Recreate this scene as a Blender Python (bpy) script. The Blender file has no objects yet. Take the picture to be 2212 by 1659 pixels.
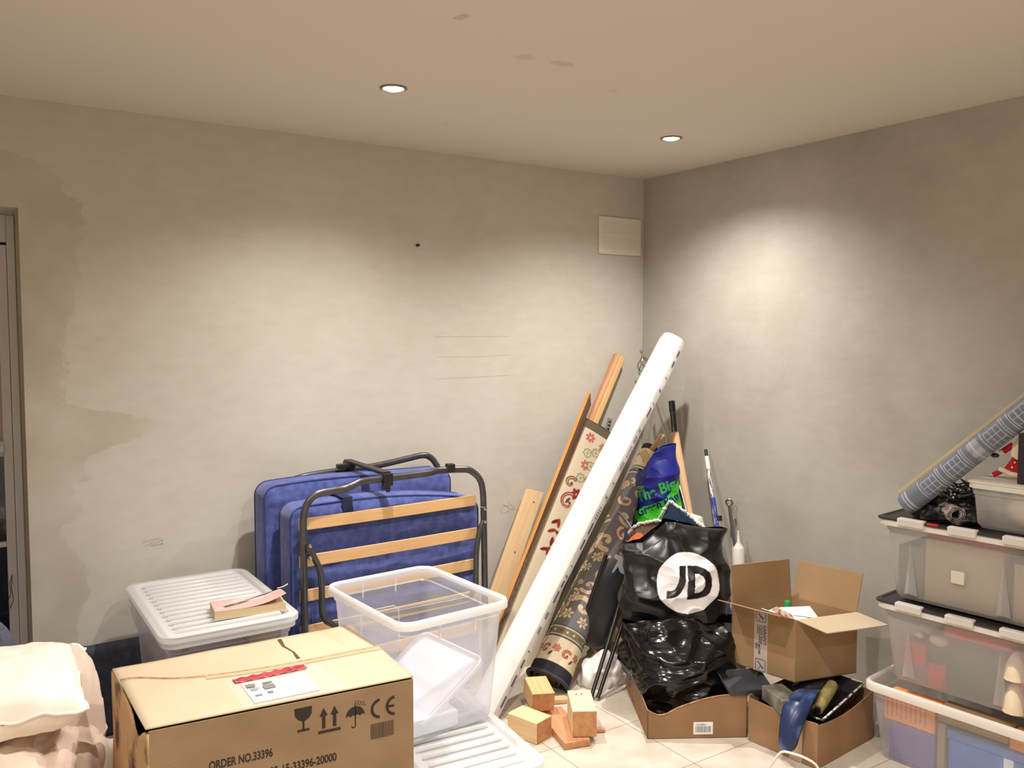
import bpy, bmesh, math, random
import numpy as np
from mathutils import Vector, Matrix, noise
random.seed(7)
sc = bpy.context.scene
COL = sc.collection
PI = math.pi

# ------------------------------------------------------------------ camera
cam_d = bpy.data.cameras.new('camera'); cam = bpy.data.objects.new('camera', cam_d); COL.objects.link(cam)
cam_d.sensor_fit = 'HORIZONTAL'; cam_d.sensor_width = 36.0
cam_d.lens = 36.0 * 1840.0 / 2212.0
cam.location = (0, 0, 1.55)
_p = math.atan(110 / 1840.0); _t = math.radians(56.7)
cam.rotation_euler = (PI / 2 - _p, 0, _t - PI / 2)
cam_d.clip_start = 0.05
sc.camera = cam
# ------------------------------------------------------------------ world, exposure
w = bpy.data.worlds.new('night_sky'); sc.world = w; w.use_nodes = True
w.node_tree.nodes['Background'].inputs[0].default_value = (0.01, 0.012, 0.02, 1)
w.node_tree.nodes['Background'].inputs[1].default_value = 0.3
vs = sc.view_settings
vs.view_transform = 'Standard'; vs.look = 'None'; vs.exposure = 0.0; vs.gamma = 1.0; vs.use_curve_mapping = False
sc.cycles.max_bounces = 12; sc.cycles.transparent_max_bounces = 24; sc.cycles.diffuse_bounces = 6
sc.cycles.sample_clamp_indirect = 6.0
sc.cycles.use_denoising = True
LAMP_POWER = 144.0
LAMP_COLOR = (1.0, 0.95, 0.91)
LAMPS = [(1.311, 2.746, 'bright round downlight in the ceiling above the bed, left of the two lit ones'),
         (2.653, 2.773, 'bright round downlight in the ceiling near the corner, right of the two lit ones'),
         (1.31, 1.40, 'round downlight in the ceiling over the large cardboard box, above the frame'),
         (-0.03, 1.40, 'round downlight in the ceiling over the bedding heap, above the frame'),
         (1.31, 0.05, 'round downlight in the ceiling to the right of the camera'),
         (-0.03, -0.9, 'round downlight in the ceiling behind the camera')]

# ------------------------------------------------------------------ colour and material helpers
def lin(c):
    c = c / 255.0
    return c / 12.92 if c <= 0.04045 else ((c + 0.055) / 1.055) ** 2.4
def C(r, g, b): return (lin(r), lin(g), lin(b), 1.0)

def nodes_of(name):
    m = bpy.data.materials.new(name); m.use_nodes = True
    nt = m.node_tree
    return m, nt, nt.nodes['Principled BSDF'], nt.nodes['Material Output']

def mat(name, c1, c2=None, rough=0.6, metal=0.0, scale=8.0, stretch=(1, 1, 1), coord='Object', bump=0.0, bscale=60.0,
        detail=4.0, spec=0.5, coat=0.0, sheen=0.0, lo=0.35, hi=0.65, bstretch=None, bdist=0.002):
    m, nt, b, out = nodes_of(name)
    b.inputs['Roughness'].default_value = rough; b.inputs['Metallic'].default_value = metal
    b.inputs['Specular IOR Level'].default_value = spec
    b.inputs['Coat Weight'].default_value = coat; b.inputs['Sheen Weight'].default_value = sheen
    tc = nt.nodes.new('ShaderNodeTexCoord')
    mp = nt.nodes.new('ShaderNodeMapping'); mp.inputs['Scale'].default_value = stretch
    nt.links.new(tc.outputs[coord], mp.inputs['Vector'])
    n = nt.nodes.new('ShaderNodeTexNoise'); n.inputs['Scale'].default_value = scale; n.inputs['Detail'].default_value = detail
    nt.links.new(mp.outputs[0], n.inputs['Vector'])
    r = nt.nodes.new('ShaderNodeValToRGB')
    r.color_ramp.elements[0].position = lo; r.color_ramp.elements[1].position = hi
    r.color_ramp.elements[0].color = c1; r.color_ramp.elements[1].color = c2 or c1
    nt.links.new(n.outputs['Fac'], r.inputs['Fac']); nt.links.new(r.outputs['Color'], b.inputs['Base Color'])
    if bump > 0:
        n2 = nt.nodes.new('ShaderNodeTexNoise'); n2.inputs['Scale'].default_value = bscale; n2.inputs['Detail'].default_value = 3
        if bstretch:
            mp2 = nt.nodes.new('ShaderNodeMapping'); mp2.inputs['Scale'].default_value = bstretch
            nt.links.new(tc.outputs[coord], mp2.inputs['Vector']); nt.links.new(mp2.outputs[0], n2.inputs['Vector'])
        else:
            nt.links.new(mp.outputs[0], n2.inputs['Vector'])
        bp = nt.nodes.new('ShaderNodeBump'); bp.inputs['Strength'].default_value = bump; bp.inputs['Distance'].default_value = bdist
        nt.links.new(n2.outputs['Fac'], bp.inputs['Height']); nt.links.new(bp.outputs[0], b.inputs['Normal'])
    return m

def mat_attr(name, rough=0.8, spec=0.3, bump=0.0, bscale=400.0, coat=0.0, var=0.12):
    """surface whose printed or woven pattern is stored per vertex in the colour attribute 'pattern'"""
    m, nt, b, out = nodes_of(name)
    a = nt.nodes.new('ShaderNodeVertexColor'); a.layer_name = 'pattern'
    b.inputs['Roughness'].default_value = rough; b.inputs['Specular IOR Level'].default_value = spec
    b.inputs['Coat Weight'].default_value = coat
    tc = nt.nodes.new('ShaderNodeTexCoord')
    n = nt.nodes.new('ShaderNodeTexNoise'); n.inputs['Scale'].default_value = bscale
    nt.links.new(tc.outputs['Object'], n.inputs['Vector'])
    mx = nt.nodes.new('ShaderNodeMix'); mx.data_type = 'RGBA'; mx.blend_type = 'MULTIPLY'; mx.inputs['Factor'].default_value = var
    nt.links.new(a.outputs['Color'], mx.inputs['A']); nt.links.new(n.outputs['Color'], mx.inputs['B'])
    nt.links.new(mx.outputs['Result'], b.inputs['Base Color'])
    if bump:
        bp = nt.nodes.new('ShaderNodeBump'); bp.inputs['Strength'].default_value = bump; bp.inputs['Distance'].default_value = 0.002
        nt.links.new(n.outputs['Fac'], bp.inputs['Height']); nt.links.new(bp.outputs[0], b.inputs['Normal'])
    return m

def mat_plastic(name, col, fac, rough=0.35, gloss=0.25):
    """translucent polypropylene: fac is how much of it is see-through"""
    m, nt, b, out = nodes_of(name)
    b.inputs['Base Color'].default_value = col; b.inputs['Roughness'].default_value = rough
    b.inputs['Specular IOR Level'].default_value = gloss * 2
    tl = nt.nodes.new('ShaderNodeBsdfTranslucent'); tl.inputs['Color'].default_value = col
    m1 = nt.nodes.new('ShaderNodeMixShader'); m1.inputs[0].default_value = 0.45
    nt.links.new(b.outputs[0], m1.inputs[1]); nt.links.new(tl.outputs[0], m1.inputs[2])
    tr = nt.nodes.new('ShaderNodeBsdfTransparent'); tr.inputs['Color'].default_value = (0.97, 0.98, 1, 1)
    lw = nt.nodes.new('ShaderNodeLayerWeight'); lw.inputs['Blend'].default_value = 0.35
    mth = nt.nodes.new('ShaderNodeMath'); mth.operation = 'MULTIPLY_ADD'
    nt.links.new(lw.outputs['Facing'], mth.inputs[0]); mth.inputs[1].default_value = -0.45 * fac; mth.inputs[2].default_value = fac
    m2 = nt.nodes.new('ShaderNodeMixShader')
    nt.links.new(mth.outputs[0], m2.inputs[0])
    nt.links.new(m1.outputs[0], m2.inputs[1]); nt.links.new(tr.outputs[0], m2.inputs[2])
    nt.links.new(m2.outputs[0], out.inputs['Surface'])
    return m

def mat_emit(name, col, strength):
    m, nt, b, out = nodes_of(name)
    b.inputs['Base Color'].default_value = (0.9, 0.9, 0.9, 1)
    b.inputs['Emission Color'].default_value = col; b.inputs['Emission Strength'].default_value = strength
    return m

# plaster with damp patches of its own shape
def mat_plaster(name, base, dark, patch=None, patches=False):
    m, nt, b, out = nodes_of(name)
    L = nt.links.new; N = nt.nodes.new
    b.inputs['Roughness'].default_value = 0.85; b.inputs['Specular IOR Level'].default_value = 0.2
    tc = N('ShaderNodeTexCoord')
    n1 = N('ShaderNodeTexNoise'); n1.inputs['Scale'].default_value = 1.6; n1.inputs['Detail'].default_value = 6
    n1.inputs['Roughness'].default_value = 0.62
    L(tc.outputs['Object'], n1.inputs['Vector'])
    r = N('ShaderNodeValToRGB'); r.color_ramp.elements[0].position = 0.33; r.color_ramp.elements[1].position = 0.62
    r.color_ramp.elements[0].color = dark; r.color_ramp.elements[1].color = base
    L(n1.outputs['Fac'], r.inputs['Fac'])
    last = r.outputs['Color']
    # fine trowel marks
    mp = N('ShaderNodeMapping'); mp.inputs['Scale'].default_value = (1.5, 1.5, 4)
    L(tc.outputs['Object'], mp.inputs['Vector'])
    n3 = N('ShaderNodeTexNoise'); n3.inputs['Scale'].default_value = 7; n3.inputs['Detail'].default_value = 5
    L(mp.outputs[0], n3.inputs['Vector'])
    r3 = N('ShaderNodeValToRGB'); r3.color_ramp.elements[0].position = 0.25; r3.color_ramp.elements[1].position = 0.7
    r3.color_ramp.elements[0].color = (0.93, 0.925, 0.91, 1); r3.color_ramp.elements[1].color = (1, 1, 1, 1)
    L(n3.outputs['Fac'], r3.inputs['Fac'])
    mm = N('ShaderNodeMix'); mm.data_type = 'RGBA'; mm.blend_type = 'MULTIPLY'; mm.inputs['Factor'].default_value = 1
    L(last, mm.inputs['A']); L(r3.outputs['Color'], mm.inputs['B']); last = mm.outputs['Result']
    if patches:
        sep = N('ShaderNodeSeparateXYZ'); L(tc.outputs['Object'], sep.inputs[0])
        cz = N('ShaderNodeFloatCurve')
        mz = N('ShaderNodeMath'); mz.operation = 'DIVIDE'; L(sep.outputs['Z'], mz.inputs[0]); mz.inputs[1].default_value = 2.4
        L(mz.outputs[0], cz.inputs['Value'])
        cv = cz.mapping.curves[0]
        pts = [(0, .36), (.16, .37), (.26, .41), (.33, .335), (.41, .40), (.45, .44), (.488, .68), (.51, .60), (.535, .335),
               (.66, .37), (.74, .40), (.82, .445), (.86, .40), (.90, .33), (.925, .16), (1, .05)]
        cv.points[0].location = pts[0]; cv.points[1].location = pts[-1]
        for p_ in pts[1:-1]: cv.points.new(*p_)
        for p_ in cv.points: p_.handle_type = 'VECTOR'
        cz.mapping.update()
        nd = N('ShaderNodeTexNoise'); nd.inputs['Scale'].default_value = 12; nd.inputs['Detail'].default_value = 9; nd.inputs['Roughness'].default_value = 0.65
        L(tc.outputs['Object'], nd.inputs['Vector'])
        a1 = N('ShaderNodeMath'); a1.operation = 'MULTIPLY_ADD'; L(nd.outputs['Fac'], a1.inputs[0]); a1.inputs[1].default_value = 0.20; a1.inputs[2].default_value = -0.10
        a2 = N('ShaderNodeMath'); a2.operation = 'ADD'; L(cz.outputs[0], a2.inputs[0]); L(a1.outputs[0], a2.inputs[1])
        a3 = N('ShaderNodeMath'); a3.operation = 'SUBTRACT'; L(a2.outputs[0], a3.inputs[0]); L(sep.outputs['X'], a3.inputs[1])
        rr = N('ShaderNodeMapRange'); L(a3.outputs[0], rr.inputs['Value']); rr.inputs['From Min'].default_value = 0.0; rr.inputs['From Max'].default_value = 0.012
        # the patch is uneven inside
        ni = N('ShaderNodeTexNoise'); ni.inputs['Scale'].default_value = 4.5; ni.inputs['Detail'].default_value = 6
        L(tc.outputs['Object'], ni.inputs['Vector'])
        ri = N('ShaderNodeMapRange'); L(ni.outputs['Fac'], ri.inputs['Value']); ri.inputs['From Min'].default_value = 0.35; ri.inputs['From Max'].default_value = 0.6
        ri.inputs['To Min'].default_value = 0.2
        mu = N('ShaderNodeMath'); mu.operation = 'MULTIPLY'; L(rr.outputs[0], mu.inputs[0]); L(ri.outputs[0], mu.inputs[1])
        mx = N('ShaderNodeMix'); mx.data_type = 'RGBA'
        L(mu.outputs[0], mx.inputs['Factor']); L(last, mx.inputs['A']); mx.inputs['B'].default_value = patch
        last = mx.outputs['Result']
    L(last, b.inputs['Base Color'])
    bp = N('ShaderNodeBump'); bp.inputs['Strength'].default_value = 0.12; bp.inputs['Distance'].default_value = 0.003
    L(n3.outputs['Fac'], bp.inputs['Height']); L(bp.outputs[0], b.inputs['Normal'])
    return m

def mat_spots(name, base, spot, spots):
    """painted ceiling with a few filler marks at fixed places"""
    m, nt, b, out = nodes_of(name)
    L = nt.links.new; N = nt.nodes.new
    b.inputs['Roughness'].default_value = 0.9; b.inputs['Specular IOR Level'].default_value = 0.15
    tc = N('ShaderNodeTexCoord')
    n1 = N('ShaderNodeTexNoise'); n1.inputs['Scale'].default_value = 30; n1.inputs['Detail'].default_value = 4
    L(tc.outputs['Object'], n1.inputs['Vector'])
    last = None
    for (x, y, rx, ry, amt) in spots:
        mp = N('ShaderNodeMapping'); mp.inputs['Location'].default_value = (-x / rx, -y / ry, -2.4); mp.inputs['Scale'].default_value = (1 / rx, 1 / ry, 1)
        L(tc.outputs['Object'], mp.inputs['Vector'])
        ln = N('ShaderNodeVectorMath'); ln.operation = 'LENGTH'; L(mp.outputs[0], ln.inputs[0])
        ad = N('ShaderNodeMath'); ad.operation = 'MULTIPLY_ADD'; L(n1.outputs['Fac'], ad.inputs[0]); ad.inputs[1].default_value = 1.4; L(ln.outputs['Value'], ad.inputs[2])
        mr = N('ShaderNodeMapRange'); L(ad.outputs[0], mr.inputs['Value']); mr.inputs['From Min'].default_value = 1.3; mr.inputs['From Max'].default_value = 1.7
        mr.inputs['To Min'].default_value = amt; mr.inputs['To Max'].default_value = 0
        if last is None: last = mr.outputs[0]
        else:
            mxm = N('ShaderNodeMath'); mxm.operation = 'MAXIMUM'; L(last, mxm.inputs[0]); L(mr.outputs[0], mxm.inputs[1]); last = mxm.outputs[0]
    mx = N('ShaderNodeMix'); mx.data_type = 'RGBA'; L(last, mx.inputs['Factor']); mx.inputs['A'].default_value = base; mx.inputs['B'].default_value = spot
    L(mx.outputs['Result'], b.inputs['Base Color'])
    bp = N('ShaderNodeBump'); bp.inputs['Strength'].default_value = 0.08; bp.inputs['Distance'].default_value = 0.003
    L(n1.outputs['Fac'], bp.inputs['Height']); L(bp.outputs[0], b.inputs['Normal'])
    return m

def mat_tiles(name):
    m, nt, b, out = nodes_of(name)
    L = nt.links.new; N = nt.nodes.new
    b.inputs['Roughness'].default_value = 0.45
    tc = N('ShaderNodeTexCoord'); mp = N('ShaderNodeMapping')
    mp.inputs['Location'].default_value = (-2.19, -2.135, 0)
    L(tc.outputs['Object'], mp.inputs['Vector'])
    br = N('ShaderNodeTexBrick'); br.offset = 0.0; br.inputs['Scale'].default_value = 1.0
    br.inputs['Brick Width'].default_value = 0.37; br.inputs['Row Height'].default_value = 0.37; br.inputs['Mortar Size'].default_value = 0.0022
    br.inputs['Mortar Smooth'].default_value = 0.3
    br.inputs['Color1'].default_value = C(208, 198, 183); br.inputs['Color2'].default_value = C(202, 191, 174); br.inputs['Mortar'].default_value = C(150, 138, 120)
    L(mp.outputs[0], br.inputs['Vector'])
    n = N('ShaderNodeTexNoise'); n.inputs['Scale'].default_value = 9; n.inputs['Detail'].default_value = 8
    L(tc.outputs['Object'], n.inputs['Vector'])
    r = N('ShaderNodeValToRGB'); r.color_ramp.elements[0].position = 0.35; r.color_ramp.elements[1].position = 0.6
    r.color_ramp.elements[0].color = (0.80, 0.77, 0.72, 1); r.color_ramp.elements[1].color = (1, 1, 1, 1)
    L(n.outputs['Fac'], r.inputs['Fac'])
    mm = N('ShaderNodeMix'); mm.data_type = 'RGBA'; mm.blend_type = 'MULTIPLY'; mm.inputs['Factor'].default_value = 0.8
    L(br.outputs['Color'], mm.inputs['A']); L(r.outputs['Color'], mm.inputs['B']); L(mm.outputs['Result'], b.inputs['Base Color'])
    return m

def wood(name, c1, c2, rough=0.55, scale=3.0, st=(1.2, 26, 26), lo=0.3, hi=0.7):
    return mat(name, c1, c2, rough=rough, scale=scale, stretch=st, coord='UV', bump=0.15, bscale=6, detail=6, lo=lo, hi=hi)

M = {}
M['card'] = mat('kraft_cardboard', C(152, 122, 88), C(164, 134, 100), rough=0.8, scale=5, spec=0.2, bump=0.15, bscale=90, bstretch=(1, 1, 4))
M['card_shaded'] = mat('kraft_cardboard_shaded', C(134, 110, 82), C(146, 120, 92), rough=0.8, scale=5, spec=0.2, bump=0.15, bscale=90, bstretch=(1, 1, 4))  # same cardboard as the box top, shade of the upright sides coloured in
M['card_lit'] = mat('kraft_cardboard_lit', C(190, 170, 142), C(197, 178, 150), rough=0.8, scale=4, spec=0.2, bump=0.1, bscale=60)  # same cardboard, made paler where flaps catch the ceiling light
M['card_dirty'] = mat('scuffed_cardboard', C(92, 74, 58), C(190, 154, 112), rough=0.85, scale=9, spec=0.2, lo=0.36, hi=0.5, detail=7)
M['card_dark'] = mat('brown_cardboard', C(142, 109, 78), C(158, 124, 92), rough=0.85, scale=5, spec=0.2, bump=0.15, bscale=80)
M['card_edge'] = mat('torn_cardboard_edge', C(138, 100, 66), C(186, 150, 108), rough=0.9, scale=60)
M['ink'] = mat('dark_print_ink', C(42, 30, 24), rough=0.8)
M['ink_soft'] = mat('grey_print_ink', C(120, 118, 118), rough=0.8)
M['ink_purple'] = mat('purple_print_ink', C(62, 44, 96), rough=0.8)
M['paper'] = mat('white_paper', C(235, 235, 235), C(240, 240, 240), rough=0.7)
M['tape_clear'] = mat('clear_packing_tape', C(198, 166, 132), rough=0.15, spec=0.6)
M['tape_grey'] = mat('printed_packing_tape', C(186, 172, 158), rough=0.35)
M['tape_red'] = mat('red_adhesive_strip', C(150, 40, 50), C(190, 70, 78), rough=0.4, scale=60)
M['clear'] = mat_plastic('clear_polypropylene', C(244, 243, 244), 0.85, rough=0.25)
M['clear_rim'] = mat_plastic('clear_polypropylene_rim', C(246, 245, 243), 0.28, rough=0.3)
M['frost'] = mat_plastic('frosted_polypropylene', C(228, 223, 218), 0.70, rough=0.35)
M['frost_rim'] = mat_plastic('frosted_polypropylene_rim', C(246, 241, 233), 0.10, rough=0.35)
M['white_plastic'] = mat('white_plastic', C(228, 222, 212), rough=0.4)
M['black_plastic'] = mat('black_plastic', C(30, 27, 27), C(36, 32, 32), rough=0.4)
M['dark_gloss'] = mat('glossy_black_plastic', C(20, 22, 27), rough=0.28, spec=0.6)
M['tray_grey'] = mat('charcoal_plastic_tray', C(58, 60, 64), C(68, 70, 74), rough=0.4)
M['blue_fabric'] = mat('blue_mattress_cotton', C(70, 80, 138), C(90, 100, 162), rough=0.9, scale=30, spec=0.15, bump=0.5, bscale=260, sheen=0.25)
M['blue_piping'] = mat('dark_blue_piping', C(42, 54, 110), C(52, 66, 126), rough=0.8, scale=40)
M['strap'] = mat('navy_webbing', C(28, 32, 66), rough=0.8)
M['steel'] = mat('dark_grey_painted_steel', C(84, 84, 82), C(96, 96, 94), rough=0.32, metal=0.7, scale=20)
M['chrome'] = mat('brushed_nickel', C(190, 188, 182), rough=0.22, metal=1.0)
M['grey_metal'] = mat('light_grey_metal', C(168, 172, 178), C(180, 184, 188), rough=0.35, metal=0.5)
M['steel_light'] = mat('worn_tool_steel', C(150, 148, 142), rough=0.3, metal=0.85)
M['rod_dark'] = mat('gunmetal_tube', C(70, 70, 68), rough=0.3, metal=0.8)
M['slat'] = wood('beech_bed_slat', C(212, 168, 116), C(226, 184, 130), rough=0.45)
M['pine'] = wood('pine_timber', C(206, 160, 108), C(228, 188, 134))
M['pine_red'] = wood('reddish_pine_timber', C(188, 128, 92), C(206, 150, 110))
M['pine_pale'] = wood('pale_pine_timber', C(224, 186, 138), C(238, 206, 158))
M['pine_end'] = mat('sawn_pine_end', C(176, 122, 78), C(200, 148, 100), rough=0.8, scale=40)
M['timber_green'] = wood('pale_treated_timber', C(228, 218, 160), C(238, 230, 178))
M['timber_dark'] = wood('dark_brown_timber', C(84, 60, 42), C(112, 82, 58))
M['timber_orange'] = wood('orange_timber_edge', C(214, 142, 66), C(232, 168, 92))  # left edge of the batten is orange, its other faces dark brown
M['dowel'] = wood('plain_beech_dowel', C(212, 172, 132), C(228, 186, 140))
M['wrap'] = mat('white_plastic_wrap', C(216, 212, 204), C(226, 223, 216), rough=0.3, scale=3, stretch=(1, 30, 30), coord='UV', bump=0.2, bscale=5, spec=0.4)
M['wrap_side'] = mat('printed_wrap_edge', C(176, 170, 166), C(206, 200, 196), rough=0.3, scale=8, coord='UV', bump=0.2, bscale=20)
M['rug'] = mat_attr('woven_rug_pattern', rough=0.95, spec=0.05, bump=0.6, bscale=420, var=0.3)
M['rug_edge'] = mat('dark_rug_binding', C(52, 50, 54), C(72, 68, 70), rough=0.95, scale=180, bump=0.6, bscale=200)
M['rug_side'] = mat('brown_rug_backing', C(74, 60, 48), C(112, 92, 74), rough=0.95, scale=60)
M['bag_print'] = mat_attr('printed_bag_film', rough=0.30, spec=0.5, var=0.0)
M['bag_black'] = mat('black_bin_liner', C(8, 8, 10), C(13, 13, 15), rough=0.16, spec=0.6, bump=0.4, bscale=5, bstretch=(1.5, 1.5, 9), bdist=0.008)
M['sheet_gold'] = mat('olive_dust_sheet', C(128, 112, 72), C(170, 150, 100), rough=0.7, scale=9, bump=0.6, bscale=14, bdist=0.01)
M['sack_white'] = mat('white_torn_sack', C(214, 208, 200), C(236, 232, 226), rough=0.5, scale=14, bump=0.5, bscale=20)
M['sack_grey'] = mat('grey_plaster_bag', C(120, 118, 114), C(170, 166, 160), rough=0.7, scale=12)
M['carpet_blue'] = mat('blue_carpet', C(48, 72, 104), C(60, 86, 120), rough=0.95, scale=90, bump=0.5, bscale=300)
M['carpet_grey'] = mat('taupe_carpet_backing', C(128, 112, 98), C(142, 124, 108), rough=0.95, scale=60)
M['orange'] = mat('orange_cloth', C(166, 76, 36), C(190, 92, 46), rough=0.9, scale=30)
M['fray'] = mat('white_frayed_edge', C(206, 202, 192), C(232, 228, 220), rough=0.95, scale=90)
M['cream_cloth'] = mat('cream_cotton', C(222, 208, 190), C(232, 220, 204), rough=0.95, scale=8, spec=0.1, bump=0.3, bscale=40)
M['pillow'] = mat('cream_pillow_cotton', C(236, 222, 206), C(242, 230, 216), rough=0.95, scale=5, spec=0.1, bump=0.2, bscale=30, bdist=0.004)
M['duvet'] = mat('beige_duvet', C(196, 174, 158), C(210, 190, 174), rough=0.95, scale=5, spec=0.1, bump=0.3, bscale=18, bdist=0.006)
M['slate'] = mat('slate_blue_upholstery', C(84, 86, 100), C(96, 98, 112), rough=0.95, scale=70, bump=0.4, bscale=200)
M['roller_green'] = mat('olive_roller_pile', C(140, 128, 76), C(164, 150, 94), rough=0.95, scale=60, bump=0.8, bscale=140)
M['blue_rubber'] = mat('paint_marked_blue_plastic', C(30, 46, 84), C(84, 122, 176), rough=0.35, scale=11, lo=0.45, hi=0.68)
M['dusty'] = mat('dusty_grey_box', C(84, 80, 72), C(142, 136, 120), rough=0.8, scale=16)
M['green_cap'] = mat('green_bottle_cap', C(28, 150, 78), rough=0.35)
M['paint_pole'] = mat('blue_pole_with_white_paint', C(54, 64, 150), C(224, 224, 226), rough=0.4, scale=5, stretch=(4, 20, 20), coord='UV', lo=0.52, hi=0.6)
M['paint_pole2'] = mat('grey_pole_with_white_paint', C(96, 100, 108), C(222, 222, 220), rough=0.4, scale=5, stretch=(4, 20, 20), coord='UV', lo=0.42, hi=0.55)
M['white_frame'] = mat('white_door_paint', C(208, 204, 204), C(214, 210, 210), rough=0.4, scale=6)
M['red'] = mat('red_felt', C(176, 24, 34), C(196, 36, 46), rough=0.95, scale=60)
M['fir'] = mat('dark_green_tinsel', C(24, 34, 20), C(60, 74, 36), rough=0.8, scale=30)
M['bulb'] = mat('small_clear_bulb', C(150, 156, 166), rough=0.1, spec=0.8)
M['cream'] = mat('cream_fleece', C(226, 206, 176), C(236, 218, 190), rough=0.95, scale=30)
M['tan'] = mat('tan_wrapping_paper', C(150, 132, 104), C(160, 142, 112), rough=0.6)
M['lilac_paper'] = mat('mauve_patterned_paper', C(116, 100, 104), C(176, 160, 160), rough=0.6, scale=60, lo=0.45, hi=0.55)
M['pink'] = mat('pink_tissue', C(220, 90, 104), C(228, 110, 120), rough=0.9)
M['orange_card'] = mat('orange_printed_card', C(228, 140, 62), C(236, 150, 74), rough=0.6, scale=120)
M['purple_card'] = mat('purple_box_card', C(84, 72, 136), C(96, 84, 150), rough=0.6, scale=40, stretch=(1, 1, 12))
M['blue_card'] = mat('blue_box_card', C(52, 104, 176), C(62, 116, 190), rough=0.6, scale=20)
M['brown_card'] = mat('brown_box_card', C(72, 56, 46), C(92, 72, 58), rough=0.6, scale=40)
M['green_card'] = mat('green_label', C(96, 176, 104), rough=0.6)
M['grey_stuff'] = mat('grey_green_fabric', C(98, 104, 98), C(118, 122, 114), rough=0.9)
M['tan_stuff'] = mat('tan_card_box', C(176, 156, 124), C(188, 168, 136), rough=0.8)
M['glass'] = None

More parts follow.
